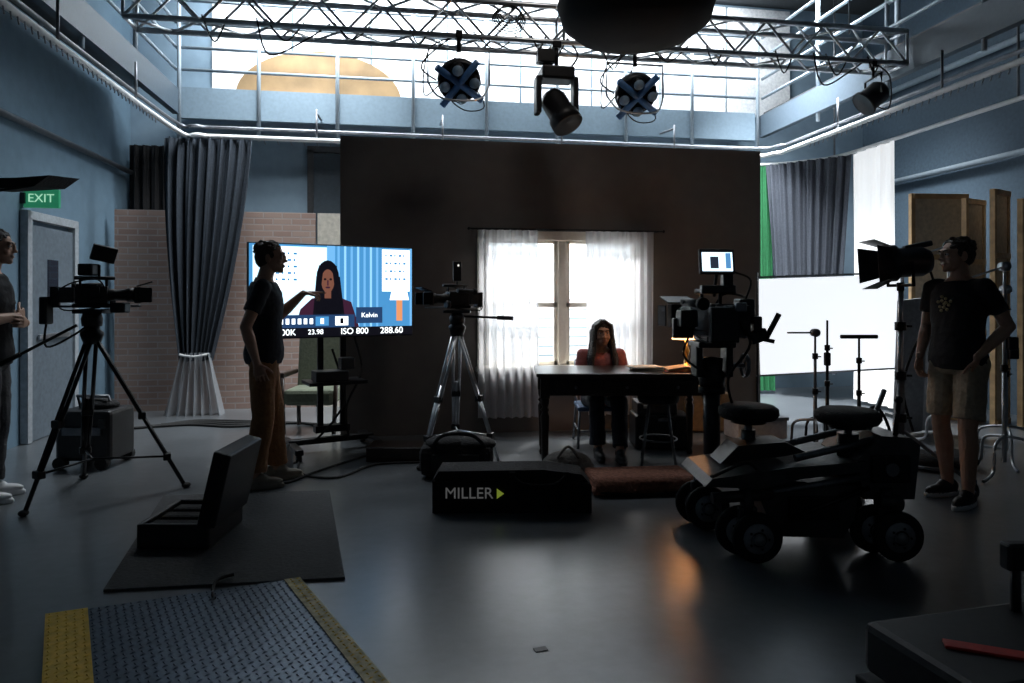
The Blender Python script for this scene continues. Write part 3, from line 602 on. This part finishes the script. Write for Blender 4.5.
b.tube([(cx+.02,cy-.3,1.28),(cx+.12,cy-.32,1.1),(cx+.02,cy-.25,.9),(cx+.1,cy-.1,.7)],.008,RUB); b.tube([(cx+.1,cy-.12,1.5),(cx+.2,cy-.1,1.45),(cx+.15,cy-.1,1.3)],.006,RUB); b.tube([(cx-.12,cy-.1,1.2),(cx-.2,cy-.12,1.02),(cx-.05,cy-.1,.9)],.007,RUB)
b.done()
# ------------------------------------------------------------ stands
def cstand(nm,X,D,h,m=ALU,base=.42,yaw=20,arm=None,r=.016):
    b=B(nm,o=(X,D))
    b.cyl((X,D,.1),(X,D,h*.5),r,m); b.cyl((X,D,h*.45),(X,D,h*.78),r*.8,m); b.cyl((X,D,h*.75),(X,D,h),r*.6,m)
    for z in (h*.5,h*.78): b.cyl((X,D,z-.02),(X,D,z+.03),r*1.5,BLKM); b.cyl((X,D,z),(X+.05,D,z),.006,BLKM)
    for k in range(3):
        a=math.radians(yaw+k*120); x,y=math.cos(a),math.sin(a)
        b.tube([(X,D,.3),(X+x*base*.45,D+y*base*.45,.25),(X+x*base*.55,D+y*base*.55,.06),(X+x*base,D+y*base,.02)],.012,m)
    if arm:
        b.cyl((X,D,h-.03),arm,.008,m); b.lathe([(0,-.03),(.035,-.03),(.035,.03),(0,.03)],(X,D,h-.03),m,axis=(0,1,0))
    return b
b=cstand('c_stand',-3.75,4.3,1.98,m=BLKM,arm=(-3.0,4.3,2.06),yaw=80,base=.3); 
b.prism([(-3.35,4.28,2.10),(-3.1,4.28,2.105),(-2.90,4.28,2.12),(-3.0,4.28,2.05),(-3.35,4.28,2.03)],(0,.3,.03),CLB); b.done()
cstand('c_stand',2.62,5.9,1.08,yaw=10,m=GREYM,arm=(2.38,5.9,1.05)).done()
b=cstand('c_stand',3.05,6.0,1.02,yaw=50,m=BLKM); b.cyl((2.89,6,1.01),(3.21,6,1.01),.018,BLK); b.done()
b=cstand('c_stand',2.84,6.15,1.15,yaw=70,m=BLKM); b.box((2.84,6.15,.8),(.05,.05,.12),BLK,bev=.01); b.done()
for (x,d,h) in ((3.75,5.2,1.62),(4.05,5.6,1.45),(3.9,6.1,1.85)):
    b=cstand('c_stand',x,d,h,yaw=x*90,m=ALU,arm=(x-.3,d+.1,h-.15)); b.lathe([(0,-.02),(.03,-.02),(.03,.02),(0,.02)],(x-.3,d+.1,h-.15),GREYM,axis=(1,0,0)); b.box((x+.05,d,h*.62),(.08,.07,.1),BLK,bev=.01); b.done()
X,D=2.76,4.85
b=B('fresnel_on_rolling_stand',o=(X,D))
b.cyl((X,D,.25),(X,D,.8),.026,GREYM); b.cyl((X,D,.75),(X,D,1.15),.021,ALU); b.cyl((X,D,1.1),(X,D,1.45),.016,ALU)
for z in (.8,1.15,.5): b.cyl((X,D,z-.03),(X,D,z+.03),.038,BLKM); b.cyl((X,D,z),(X+.07,D-.02,z),.009,BLKM)
for k in range(3):
    a_=math.radians(-35+120*k); x,y=math.cos(a_),math.sin(a_)
    b.cyl((X,D,.42),(X+x*.42,D+y*.42,.1),.014,GREYM); b.cyl((X,D,.16),(X+x*.3,D+y*.3,.17),.01,GREYM)
    b.cyl((X+x*.42-.015,D+y*.42,.055),(X+x*.42+.015,D+y*.42,.055),.055,RUB,seg=20); b.box((X+x*.42,D+y*.42,.1),(.05,.04,.06),GREYM,bev=.008)
c=V((X+.0,D,1.6)); ax=V((-.95,.1,-.06)).normalized(); q=ax.to_track_quat('Z','Y').to_matrix()
b.lathe([(0,-.2),(.08,-.19),(.105,-.14),(.105,.02),(.13,.04),(.13,.1),(.11,.1),(.10,.06),(0,.05)],c,BLK,axis=ax)
for k in range(4):
    an=math.pi/2*k; d=V((math.cos(an),math.sin(an),0)); t=V((-math.sin(an),math.cos(an),0))
    b.prism([c+q@v for v in (d*.12-t*.1+V((0,0,.1)),d*.12+t*.1+V((0,0,.1)),d*.17+t*.13+V((0,0,.22)),d*.17-t*.13+V((0,0,.22)))],q@(d*.004),BLKM)
b.tube([c+V((0,-.15,0)),c+V((0,-.16,-.16)),c+V((0,.16,-.16)),c+V((0,.15,0))],.013,BLKM,smoothp=False)
b.box(c+V((.12,0,.12)),(.2,.05,.04),BLK,rot=(0,-12,0),bev=.01); b.cyl(c+V((0,0,-.2)),c+V((0,0,-.14)),.025,BLKM)
b.tube([c+V((.2,0,-.02)),c+V((.24,-.03,-.3)),c+V((.1,0,-.6)),c+V((.03,.02,-.9)),c+V((.1,.02,-1.2))],.009,RUB); b.done()
SILK=M('silk_glow',(.85,.87,.9),.9,es=.95,ecol=(.9,.95,1))  # emission stands in for light coming through the silk
b=B('silk_diffusion_frame',o=(3.35,7.3))
xs0,xs1=2.62,4.3; xm=(xs0+xs1)/2
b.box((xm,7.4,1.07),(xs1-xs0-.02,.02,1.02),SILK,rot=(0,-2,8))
for z in (.55,1.6): b.box((xm,7.4,z),(xs1-xs0+.06,.02,.02),GREYM,rot=(0,-2,8))
for x in (xs0,xs1): b.cyl((x,7.4+(x-xm)*.14,0),(x,7.4+(x-xm)*.14,1.62),.014,BLKM); b.box((x,7.4+(x-xm)*.14,.02),(.06,.6,.04),BLKM)
b.done()
b=B('foam_board',o=(3.9,6.7)); b.box((3.86,6.62,.68),(.34,.02,1.34),M('grey_board',(.36,.37,.39),.8),rot=(8,-5,14)); b.box((4.15,6.75,.73),(.3,.02,1.42),M('pale_board',(.5,.51,.53),.8),rot=(8,4,10)); b.done()
b=B('stacked_scenery_flats',o=(5.1,7.1))
for k,(x,d,h,w_,R_) in enumerate(((4.72,7.55,2.5,.62,4),(5.02,7.42,2.42,.36,30),(5.22,7.3,2.5,.34,34),(5.42,7.2,2.38,.34,38))):
    ca,sa=math.cos(math.radians(R_)),math.sin(math.radians(R_))
    b.box((x,d,h/2),(w_,.02,h-.06),M('flat_canvas%d'%(k%2),((.62,.52,.38),(.42,.33,.24))[k%2],.8),rot=(0,0,R_))
    for s_ in (-1,1): b.box((x+s_*w_/2*ca,d+s_*w_/2*sa,h/2),(.045,.05,h),WOODL,rot=(0,0,R_))
    for z in (.03,h*.72,h*.4,h-.03): b.box((x+sa*.02,d-ca*.02,z),(w_,.04,.055),WOODL,rot=(0,0,R_))
b.done()
b=B('crate_stack',o=(2.4,6.7))
b.box((2.35,6.6,.1),(.5,.3,.18),M('grey_crate',(.35,.36,.38),.6),rot=(0,0,10),bev=.01); b.box((2.35,6.6,.2),(.52,.32,.03),GREYM,rot=(0,0,10)); b.box((2.0,7.0,.2),(.4,.3,.38),M('cardboard',(.22,.15,.08),.8),bev=.01); b.done()
b=B('battery_case',o=(3.4,6.7)); b.box((3.3,6.7,.09),(.4,.3,.16),BLK,rot=(0,0,-8),bev=.02); b.tube([(3.2,6.55,.14),(3.22,6.5,.17),(3.36,6.5,.17),(3.38,6.55,.14)],.01,BLK); b.done()
b=B('sandbag',o=(3.35,5.3))
for s_ in (-1,1): b.sph((3.4+s_*.14,5.45,.07),(.14,.2,.07),CLB)
b.box((3.4,5.45,.1),(.16,.06,.02),CLB); b.done()
b=B('equipment_cart',o=(1.5,2.05))
b.box((1.56,2.08,.24),(.8,.42,.16),BLK,rot=(0,0,14),bev=.025); b.box((1.56,2.08,.13),(.84,.44,.03),DGR,rot=(0,0,14),bev=.006)
b.box((1.44,1.965,.324),(.34,.05,.01),M('dark_red',(.45,.02,.012),.5),rot=(0,0,-22),bev=.003); b.box((1.6,1.88,.26),(.4,.012,.03),MC['dark_red'],rot=(0,0,14))
for k in (-1,1): b.box((1.56+k*.25,1.87+k*.06,.27),(.06,.02,.05),GREYM,rot=(0,0,14),bev=.004)
for x in (1.24,1.86):
    for y in (1.93,2.23): b.cyl((x,y-.02,.06),(x,y+.02,.06),.06,RUB)
b.cyl((1.66,2.25,.3),(1.66,2.25,.47),.016,BLK); b.box((1.68,2.25,.5),(.12,.05,.09),BLK,bev=.01); b.done()
b=B('gaffer_tape_mark',o=(.1,2.85)); b.box((.11,2.62,.002),(.05,.03,.003),BLK,rot=(0,0,20)); b.done()
# ------------------------------------------------------------ people
SKIN=M('skin_tan',(.5,.29,.2),.5,var=.06,scale=30); SKINB=M('skin_brown',(.45,.25,.17),.5,var=.06,scale=30)
EYEW=M('eye_white',(.45,.42,.4),.3); EYED=M('iris_dark',(.02,.012,.01),.1); LIP=M('lips',(.35,.12,.1),.5)
HAIRB=M('hair_brown',(.04,.024,.014),.5,bump=.8,scale=90,var=.5); HAIRK=M('hair_black',(.012,.009,.008),.4,bump=.8,scale=90,var=.5)
def el(bm,c,r,mat=None):
    t=bmesh.new(); bmesh.ops.create_uvsphere(t,u_segments=18,v_segments=12,radius=1)
    Mx=(mat or Matrix.Identity(4))@Matrix.Translation(c)@Matrix.Diagonal((*r,1))
    mp={v:bm.verts.new(Mx@v.co) for v in t.verts}
    for f in t.faces: bm.faces.new([mp[v] for v in f.verts])
    t.free()
def ringloft(bm,rs,n=20):
    prev=None; first=None
    for c,a,b_ in rs:
        rg=[bm.verts.new(c+a*math.cos(2*math.pi*k/n)+b_*math.sin(2*math.pi*k/n)) for k in range(n)]
        if prev:
            for k in range(n): bm.faces.new([prev[k],prev[(k+1)%n],rg[(k+1)%n],rg[k]])
        else: first=rg
        prev=rg
    bm.faces.new(first[::-1]); bm.faces.new(prev)
def cap(bm,p1,r1,p2,r2,e1=True,e2=True):
    p1=V(p1);p2=V(p2); q=(p2-p1).to_track_quat('Z','Y').to_matrix(); a=q@V((1,0,0)); b_=q@V((0,1,0))
    ringloft(bm,[(p1,a*r1,b_*r1),(p2,a*r2,b_*r2)],14)
    if e1: el(bm,p1,(r1,)*3)
    if e2: el(bm,p2,(r2,)*3)
def remesh(bm,name,vox,sm,mats,nz=0,nsc=8,cls=None):
    bmesh.ops.recalc_face_normals(bm,faces=bm.faces[:])
    me=bpy.data.meshes.new('tmp'); bm.to_mesh(me); bm.free(); ob=bpy.data.objects.new('tmp',me); SC.collection.objects.link(ob)
    r=ob.modifiers.new('r','REMESH'); r.mode='VOXEL'; r.voxel_size=vox
    s=ob.modifiers.new('s','SMOOTH'); s.factor=.5; s.iterations=sm
    dg=bpy.context.evaluated_depsgraph_get(); m2=bpy.data.meshes.new_from_object(ob.evaluated_get(dg)); bpy.data.objects.remove(ob)
    if nz:
        nn=[v.normal.copy() for v in m2.vertices]
        for v,n_ in zip(m2.vertices,nn):
            c=v.co; k=noise.noise(V((c.x*nsc,c.y*nsc,c.z*nsc*.55)))+.5*noise.noise(c*nsc*2.3)
            v.co=c+n_*k*nz
    m2.materials.clear()
    for m in mats: m2.materials.append(m)
    for p in m2.polygons:
        p.use_smooth=True
        if cls: p.material_index=cls(p.center)
    m2.name=name
    o=bpy.data.objects.new(name,m2); SC.collection.objects.link(o); return o
TT=[(-.2,.135,.085),(-.1,.16,.108),(0,.168,.118),(.18,.152,.105),(.37,.142,.098),(.6,.160,.112),(.8,.170,.108),(.9,.150,.092),(.97,.11,.076),(1.05,.062,.058)]
def tinterp(f):
    for (a,b_) in zip(TT,TT[1:]):
        if a[0]<=f<=b_[0]:
            t=(f-a[0])/(b_[0]-a[0]); return a[1]+(b_[1]-a[1])*t,a[2]+(b_[2]-a[2])*t
    return TT[-1][1:]
def torso(bm,J,s,g,f0,f1,n=14,flare=0):
    P0,P1=V(J['pelvis']),V(J['neck']); up=(P1-P0).normalized()
    sh=(V(J['shR'])-V(J['shL'])).normalized(); hp=(V(J['hipR'])-V(J['hipL'])).normalized(); rs=[]
    for k in range(n+1):
        f=f0+(f1-f0)*k/n; rx,ry=tinterp(f); t=min(max(f,0),1)
        a=(hp*(1-t)+sh*t).normalized(); fw=up.cross(a).normalized()
        c=P0.lerp(P1,f)+fw*(.012*math.sin(t*math.pi)*s)
        gg=g+flare*(1-t)
        rs.append((c,a*(rx*s+gg),fw*(ry*s+gg)))
    ringloft(bm,rs,24)
def hand(bm,w,d,n,side,curl=(18,20,22,24),sc=1):
    w=V(w); d=V(d).normalized(); n=V(n); n=(n-d*n.dot(d)).normalized(); s=d.cross(n)*side
    ringloft(bm,[(w-d*.02*sc,s*.026*sc,n*.019*sc),(w+d*.02*sc,s*.03*sc,n*.017*sc),(w+d*.055*sc,s*.041*sc,n*.015*sc),(w+d*.092*sc,s*.042*sc,n*.012*sc)],16)
    for k,(off,ln) in enumerate(((.033,.075),(.0115,.083),(-.0105,.077),(-.031,.06))):
        p=w+d*.088*sc+s*off*sc; a=off*2.2; dd=(d+s*a).normalized(); nn=n
        c=math.radians(curl[k]); r=.0085*sc
        for j,fr in enumerate((.45,.3,.25)):
            R=math.cos(c),math.sin(c); dd,nn=(dd*R[0]+nn*R[1]),(nn*R[0]-dd*R[1])
            p2=p+dd*ln*fr*sc; cap(bm,p,r,p2,r*.9); p=p2; r*=.9
    p=w+d*.03*sc+s*.027*sc; dd=(d*.65+s*.65+n*.35).normalized(); r=.0115*sc
    for ln in (.035,.03,.024):
        p2=p+dd*ln*sc; cap(bm,p,r,p2,r*.9); p=p2; r*=.9; dd=(dd+d*.3).normalized()
def person(name,X,D,yaw,J,s=1,skin=SKIN,hair=HAIRB,hairstyle='short',shirt=None,pants=None,shorts=None,hyaw=0,hpitch=0,shoe=(BLK,WHT),sleeve=.62,hands=None,foot=(0,0),loose=.018,hh=1):
    em=bpy.data.objects.new(name,None); SC.collection.objects.link(em); em.location=W(X,D); em.rotation_euler=(0,0,math.radians(yaw)-TH); em.empty_display_size=.2
    parts=[]; g=lambda k:V(J[k])
    H=Matrix.Translation(g('head'))@Matrix.Rotation(math.radians(hyaw),4,'Z')@Matrix.Rotation(math.radians(hpitch),4,'X')@Matrix.Scale(s*hh,4)
    bm=bmesh.new()
    torso(bm,J,s,0,-.2,1.05)
    cap(bm,g('neck')-V((0,0,.02)),.06*s,g('head')+V((0,0,-.06))-(H.to_3x3()@V((0,.02,0))),.052*s)
    for c,r in (((0,-.012,.03),(.075,.094,.084)),((0,.022,-.02),(.064,.07,.085)),((0,.04,-.07),(.046,.048,.04)),((0,.066,-.092),(.024,.022,.022)),((0,.079,.03),(.048,.016,.012)),((.036,.062,-.034),(.024,.02,.022)),((-.036,.062,-.034),(.024,.02,.022)),
                ((.031,.079,.0155),(.017,.011,.006)),((-.031,.079,.0155),(.017,.011,.006)),((.031,.077,-.008),(.016,.010,.005)),((-.031,.077,-.008),(.016,.010,.005)),
                ((0,.094,-.002),(.0095,.013,.024)),((0,.103,-.027),(.013,.015,.011)),((.011,.094,-.031),(.008,.01,.008)),((-.011,.094,-.031),(.008,.01,.008)),((0,.084,-.057),(.025,.012,.006)),((0,.083,-.068),(.021,.012,.0065)),
                ((.077,-.008,-.012),(.01,.021,.033)),((-.077,-.008,-.012),(.01,.021,.033))): el(bm,c,r,H)
    for S in 'RL':
        sg=1 if S=='R' else -1
        cap(bm,g('neck').lerp(g('sh'+S),.35)+V((0,0,-.03)),.05*s,g('sh'+S),.052*s)
        cap(bm,g('sh'+S),.05*s,g('el'+S),.040*s); fm=g('el'+S).lerp(g('wr'+S),.3); cap(bm,g('el'+S),.039*s,fm,.042*s); cap(bm,fm,.042*s,g('wr'+S),.025*s)
        hd=(hands or {}).get(S) or {}
        hand(bm,g('wr'+S),hd.get('d',g('wr'+S)-g('el'+S)),hd.get('n',(-sg,0,0)),hd.get('side',sg),hd.get('curl',(20,24,26,28)),s)
        cap(bm,g('hip'+S),.085*s,g('kn'+S),.055*s); cm=g('kn'+S).lerp(g('an'+S),.3)-V((0,.012,0)); cap(bm,g('kn'+S),.054*s,cm,.057*s); cap(bm,cm,.057*s,g('an'+S),.036*s)
    parts.append(remesh(bm,'body',.0042,3,[skin]))
    bm=bmesh.new(); torso(bm,J,s,.012,-.14,.985,flare=.012)
    for S in 'RL':
        sh=g('sh'+S); cap(bm,g('neck').lerp(sh,.3)+V((0,0,-.045)),.066*s,sh,.060*s)
        if sleeve<=1: e=sh.lerp(g('el'+S),sleeve); cap(bm,sh,.060*s,e,.06*s,True,False)
        else:
            cap(bm,sh,.060*s,g('el'+S),.052*s); cap(bm,g('el'+S),.052*s,g('el'+S).lerp(g('wr'+S),.93),.038*s,True,False)
    parts.append(remesh(bm,'shirt',.008,5,[shirt],.008,11))
    bm=bmesh.new(); torso(bm,J,s,.01,-.2,.06,6)
    for S in 'RL':
        h,k,a=g('hip'+S),g('kn'+S),g('an'+S)
        if shorts:
            cap(bm,h,.1*s,h.lerp(k,.86),.088*s,True,False)
        else:
            cap(bm,h,.096*s,k,.07*s+loose*.4); cap(bm,k,.068*s+loose*.4,a+(k-a)*.08,.055*s+loose,True,False)
    parts.append(remesh(bm,'shorts' if shorts else 'trousers',.008,3,[shorts or pants],.012,7))
    for S,fa in zip('RL',foot):
        a=g('an'+S); R=Matrix.Translation((a.x,a.y,a.z-.085*s))@Matrix.Rotation(math.radians(fa),4,'Z')@Matrix.Scale(s,4)
        bm=bmesh.new(); el(bm,(0,.06,.045),(.043,.13,.036),R); el(bm,(0,-.03,.06),(.04,.05,.052),R); el(bm,(0,.02,.075),(.038,.07,.035),R)
        ringloft(bm,[(R@V((0,.055,.0)),R.to_3x3()@V((.046,0,0)),R.to_3x3()@V((0,.145,0))),(R@V((0,.055,.028)),R.to_3x3()@V((.046,0,0)),R.to_3x3()@V((0,.145,0)))],24)
        z0=a.z-.085*s+.03*s
        parts.append(remesh(bm,'shoe_'+S,.006,2,list(shoe),cls=lambda c:1 if c.z<z0 else 0))
    e=B('eyes')
    for sg in (-1,1):
        e.sph(H@V((sg*.031,.0765,.004)),(.0125*s,.0115*s,.0105*s),EYEW); e.sph(H@V((sg*.031,.0845,.004)),.0055*s,EYED)
        e.tube([H@V((sg*.014,.091,.024)),H@V((sg*.030,.094,.030)),H@V((sg*.047,.084,.025))],.0032,hair)
    e.tube([H@V((-.021,.092,-.0625)),H@V((0,.0955,-.063)),H@V((.021,.092,-.0625))],.0026,LIP)
    eo=e.done(); eo.location=(0,0,0); eo.rotation_euler=(0,0,0); parts.append(eo)
    bm=bmesh.new(); random.seed(len(name)+int(X*10))
    el(bm,(0,-.024,.044),(.082,.092,.078),H); el(bm,(0,-.05,.0),(.075,.066,.08),H)
    if hairstyle=='short':
        for k in range(80):
            a=random.uniform(0,2*math.pi); z=random.uniform(.04,.115); rr=math.sqrt(max(.02,1-((z-.044)/.082)**2)); y=-.024+.086*rr*math.sin(a)
            if y>.05 and z<.065: continue
            el(bm,(.077*rr*math.cos(a),y,z),(.014,.016,.012),H)
        for sg in (-1,1): el(bm,(sg*.072,.012,.012),(.01,.02,.028),H)
        parts.append(remesh(bm,'hair',.005,1,[hair],.005,40))
    else:
        el(bm,(0,-.008,.058),(.08,.088,.066),H)
        for sg in (-1,1):
            for (f1,f2,f3) in ((1,0,.0),(1.12,-.03,.02),(.92,.012,-.015)):
                q=[H@V((sg*.016,.064-f3,.108)),H@V((sg*.070*f1,.046+f2,.066)),H@V((sg*.080*f1,.034+f2,-.02)),H@V((sg*.088*f1,.028+f2,-.12)),H@V((sg*.105*f1,.05+f2,-.22)),H@V((sg*.11*f1,.075+f2,-.31+f3))]
                rr=[.013,.017,.02,.025,.026,.014]
                for k in range(5): cap(bm,q[k],rr[k]*s,q[k+1],rr[k+1]*s)
        q=[H@V((0,-.06,0)),H@V((0,-.08,-.12)),H@V((0,-.09,-.3))]
        for dx_ in (-.06,0,.06):
            for k in range(2): cap(bm,q[k]+V((dx_,0,0)),.05*s,q[k+1]+V((dx_,0,0)),.04*s)
        parts.append(remesh(bm,'hair',.005,1,[hair],.005,30))
    for p in parts: p.parent=em
    return em
def stand(**k):
    J=dict(pelvis=(0,0,.95),neck=(0,-.01,1.475),head=(0,.03,1.64),shR=(.175,0,1.42),shL=(-.175,0,1.42),elR=(.225,-.04,1.15),elL=(-.225,-.04,1.15),wrR=(.23,.04,.9),wrL=(-.23,.04,.9),
           hipR=(.092,0,.92),hipL=(-.092,0,.92),knR=(.105,.02,.5),knL=(-.105,.02,.5),anR=(.115,-.02,.085),anL=(-.115,-.02,.085)); J.update(k); return J
NAVY=M('dark_tshirt',(.013,.017,.026),.85,bump=.2,scale=50); TAN=M('brown_trousers',(.28,.13,.05),.85,bump=.3,scale=40); GRP=M('grey_trousers',(.05,.05,.055),.85,bump=.3,scale=40)
KH=M('khaki_shorts',(.45,.36,.26),.85,bump=.2,scale=40); BTS=M('black_tshirt',(.010,.010,.013),.85,bump=.2,scale=50); PINK=M('pink_shirt',(.34,.11,.11),.8,bump=.2,scale=50); JEAN=M('dark_jeans',(.012,.015,.025),.8,bump=.2,scale=60)
BEI=M('beige_shoe',(.3,.27,.22),.7)
person('man_pointing',-1.80,4.95,-74,stand(neck=(0,.0,1.475),head=(0,.05,1.645),elR=(.24,-.10,1.15),wrR=(.225,-.03,.9),elL=(-.23,.10,1.22),wrL=(-.20,.27,1.385),anR=(.11,-.05,.085),knR=(.11,.0,.5),anL=(-.11,.08,.085),knL=(-.11,.06,.5)),
   shirt=NAVY,pants=TAN,shoe=(BEI,BEI),hyaw=-6,hands={'L':dict(d=(0,1,.08),n=(0,.1,-1),side=-1,curl=(4,40,46,50))},loose=.022)
m=person('man_in_shorts',2.98,4.56,114,stand(neck=(0,-.02,1.47),head=(0,.02,1.635),elL=(-.245,-.12,1.165),wrL=(-.165,.065,.97),elR=(.235,-.03,1.16),wrR=(.2,.1,.95),anL=(-.11,.07,.085),knL=(-.1,.06,.5),anR=(.11,-.06,.085)),
   shirt=BTS,shorts=KH,shoe=(BLK,WHT),hyaw=-26,foot=(-8,10),hands={'L':dict(d=(.25,-.2,-1)),'R':dict(d=(-.1,.2,-1))})
pr=B('shirt_print'); PM=M('print_ink',(.3,.24,.13),.8)
for k in range(12):
    a_=k*2.4; r_=.008*math.sqrt(k)*1.9; pr.sph((r_*math.cos(a_)+.01,.127,1.31+r_*math.sin(a_)),(.012,.006,.011),PM,seg=8)
po=pr.done(); po.parent=m; po.location=(0,0,0); po.rotation_euler=(0,0,0)
person('man_arms_folded',-3.49,4.55,-70,stand(pelvis=(0,0,.98),neck=(0,.0,1.52),head=(0,.05,1.69),shR=(.18,0,1.465),shL=(-.18,0,1.465),elR=(.24,.05,1.2),wrR=(.04,.175,1.23),elL=(-.24,.06,1.19),wrL=(-.04,.2,1.18),hipR=(.092,0,.95),hipL=(-.092,0,.95)),
   shirt=BTS,pants=GRP,shoe=(WHT,WHT),hair=HAIRK,hands={'R':dict(d=(-1,.1,.1),n=(0,-1,0),side=1),'L':dict(d=(1,.05,.1),n=(0,-1,0),side=-1)})
person('seated_woman',.8,6.25,183,dict(pelvis=(0,0,.46),neck=(0,.1,.885),head=(0,.14,1.035),shR=(.165,.1,.84),shL=(-.165,.1,.84),elR=(.22,.12,.6),elL=(-.22,.12,.6),wrR=(.09,.28,.57),wrL=(-.09,.28,.57),
   hipR=(.085,.02,.45),hipL=(-.085,.02,.45),knR=(.1,.42,.47),knL=(-.09,.44,.47),anR=(.1,.5,.085),anL=(-.06,.62,.085)),s=.94,hh=1.08,skin=SKINB,hair=HAIRK,hairstyle='long',shirt=PINK,pants=JEAN,shoe=(BLK,BLK),sleeve=2,
   hands={'R':dict(n=(0,0,-1),side=1),'L':dict(n=(0,0,-1),side=-1)},hyaw=0)
# ------------------------------------------------------------ lights
def area(nm,loc,tgt,sx,sy,e,col,spread=180):
    l=bpy.data.lights.new(nm,'AREA'); l.shape='RECTANGLE'; l.size=sx; l.size_y=sy; l.energy=e; l.color=col; l.spread=math.radians(spread)
    o=bpy.data.objects.new(nm,l); SC.collection.objects.link(o); o.location=loc; o.rotation_euler=(V(tgt)-V(loc)).to_track_quat('-Z','Y').to_euler(); return o
def spot(nm,loc,tgt,e,col,ang=50,r=.08):
    l=bpy.data.lights.new(nm,'SPOT'); l.energy=e; l.color=col; l.spot_size=math.radians(ang); l.shadow_soft_size=r; l.spot_blend=.5
    o=bpy.data.objects.new(nm,l); SC.collection.objects.link(o); o.location=loc; o.rotation_euler=(V(tgt)-V(loc)).to_track_quat('-Z','Y').to_euler(); return o
area('backdrop_softlight',(1.6,7.2,2.75),(1.7,8.05,1.2),2.6,.3,110,(.96,.98,1),120)
area('window_backlight',(1.6,7.7,2.65),(1.6,6.6,.9),2.0,.3,38,(.95,.98,1),110)
spot('sunlight_fixture',(2.3,8.4,3.4),(1.3,5.3,.2),380,(1,.97,.92),45,.1)
area('catwalk_worklight',(1.2,8.5,5.6),(1.2,9.4,4.2),7,.4,380,(.88,.95,1),150)
area('cyc_light',(4.6,7.4,5.3),(5.4,8.0,1.5),1.2,1.2,260,(.92,.96,1),70)
area('left_worklight',(-1.2,7.6,5.4),(-1.6,8.7,1.2),1.2,1.0,75,(.92,.97,1),110)
spot('wall_wash',(-1.0,6.9,4.5),(-3.4,6.4,2.6),34,(.7,.87,1),80,.3)
spot('added_set_wall_fill',(1.4,4.2,5.4),(1.6,6.8,1.9),45,(1,.93,.87),70,.4)  # unseen overhead spot added to lift the set wall behind the figures
spot('face_light',(2.3,4.9,3.3),(1.76,6.0,1.0),42,(1,.86,.74),16,.1)
l=bpy.data.lights.new('table_lamp_bulb','POINT'); l.energy=7; l.color=(1,.58,.3); l.shadow_soft_size=.04
o=bpy.data.objects.new('table_lamp_bulb',l); SC.collection.objects.link(o); o.location=W(1.48,5.8,1.1)
w=bpy.data.worlds.new('World'); SC.world=w; w.use_nodes=True; w.node_tree.nodes['Background'].inputs[0].default_value=(.6,.75,.9,1); w.node_tree.nodes['Background'].inputs[1].default_value=.027
cd=bpy.data.cameras.new('Camera'); cam=bpy.data.objects.new('Camera',cd); SC.collection.objects.link(cam); cam.location=(0,0,1.35); cam.rotation_euler=(math.radians(90),0,-TH)
cd.lens=24; cd.sensor_width=36; cd.shift_y=-.0425; cd.clip_start=.05; SC.camera=cam
SC.view_settings.view_transform='Standard'
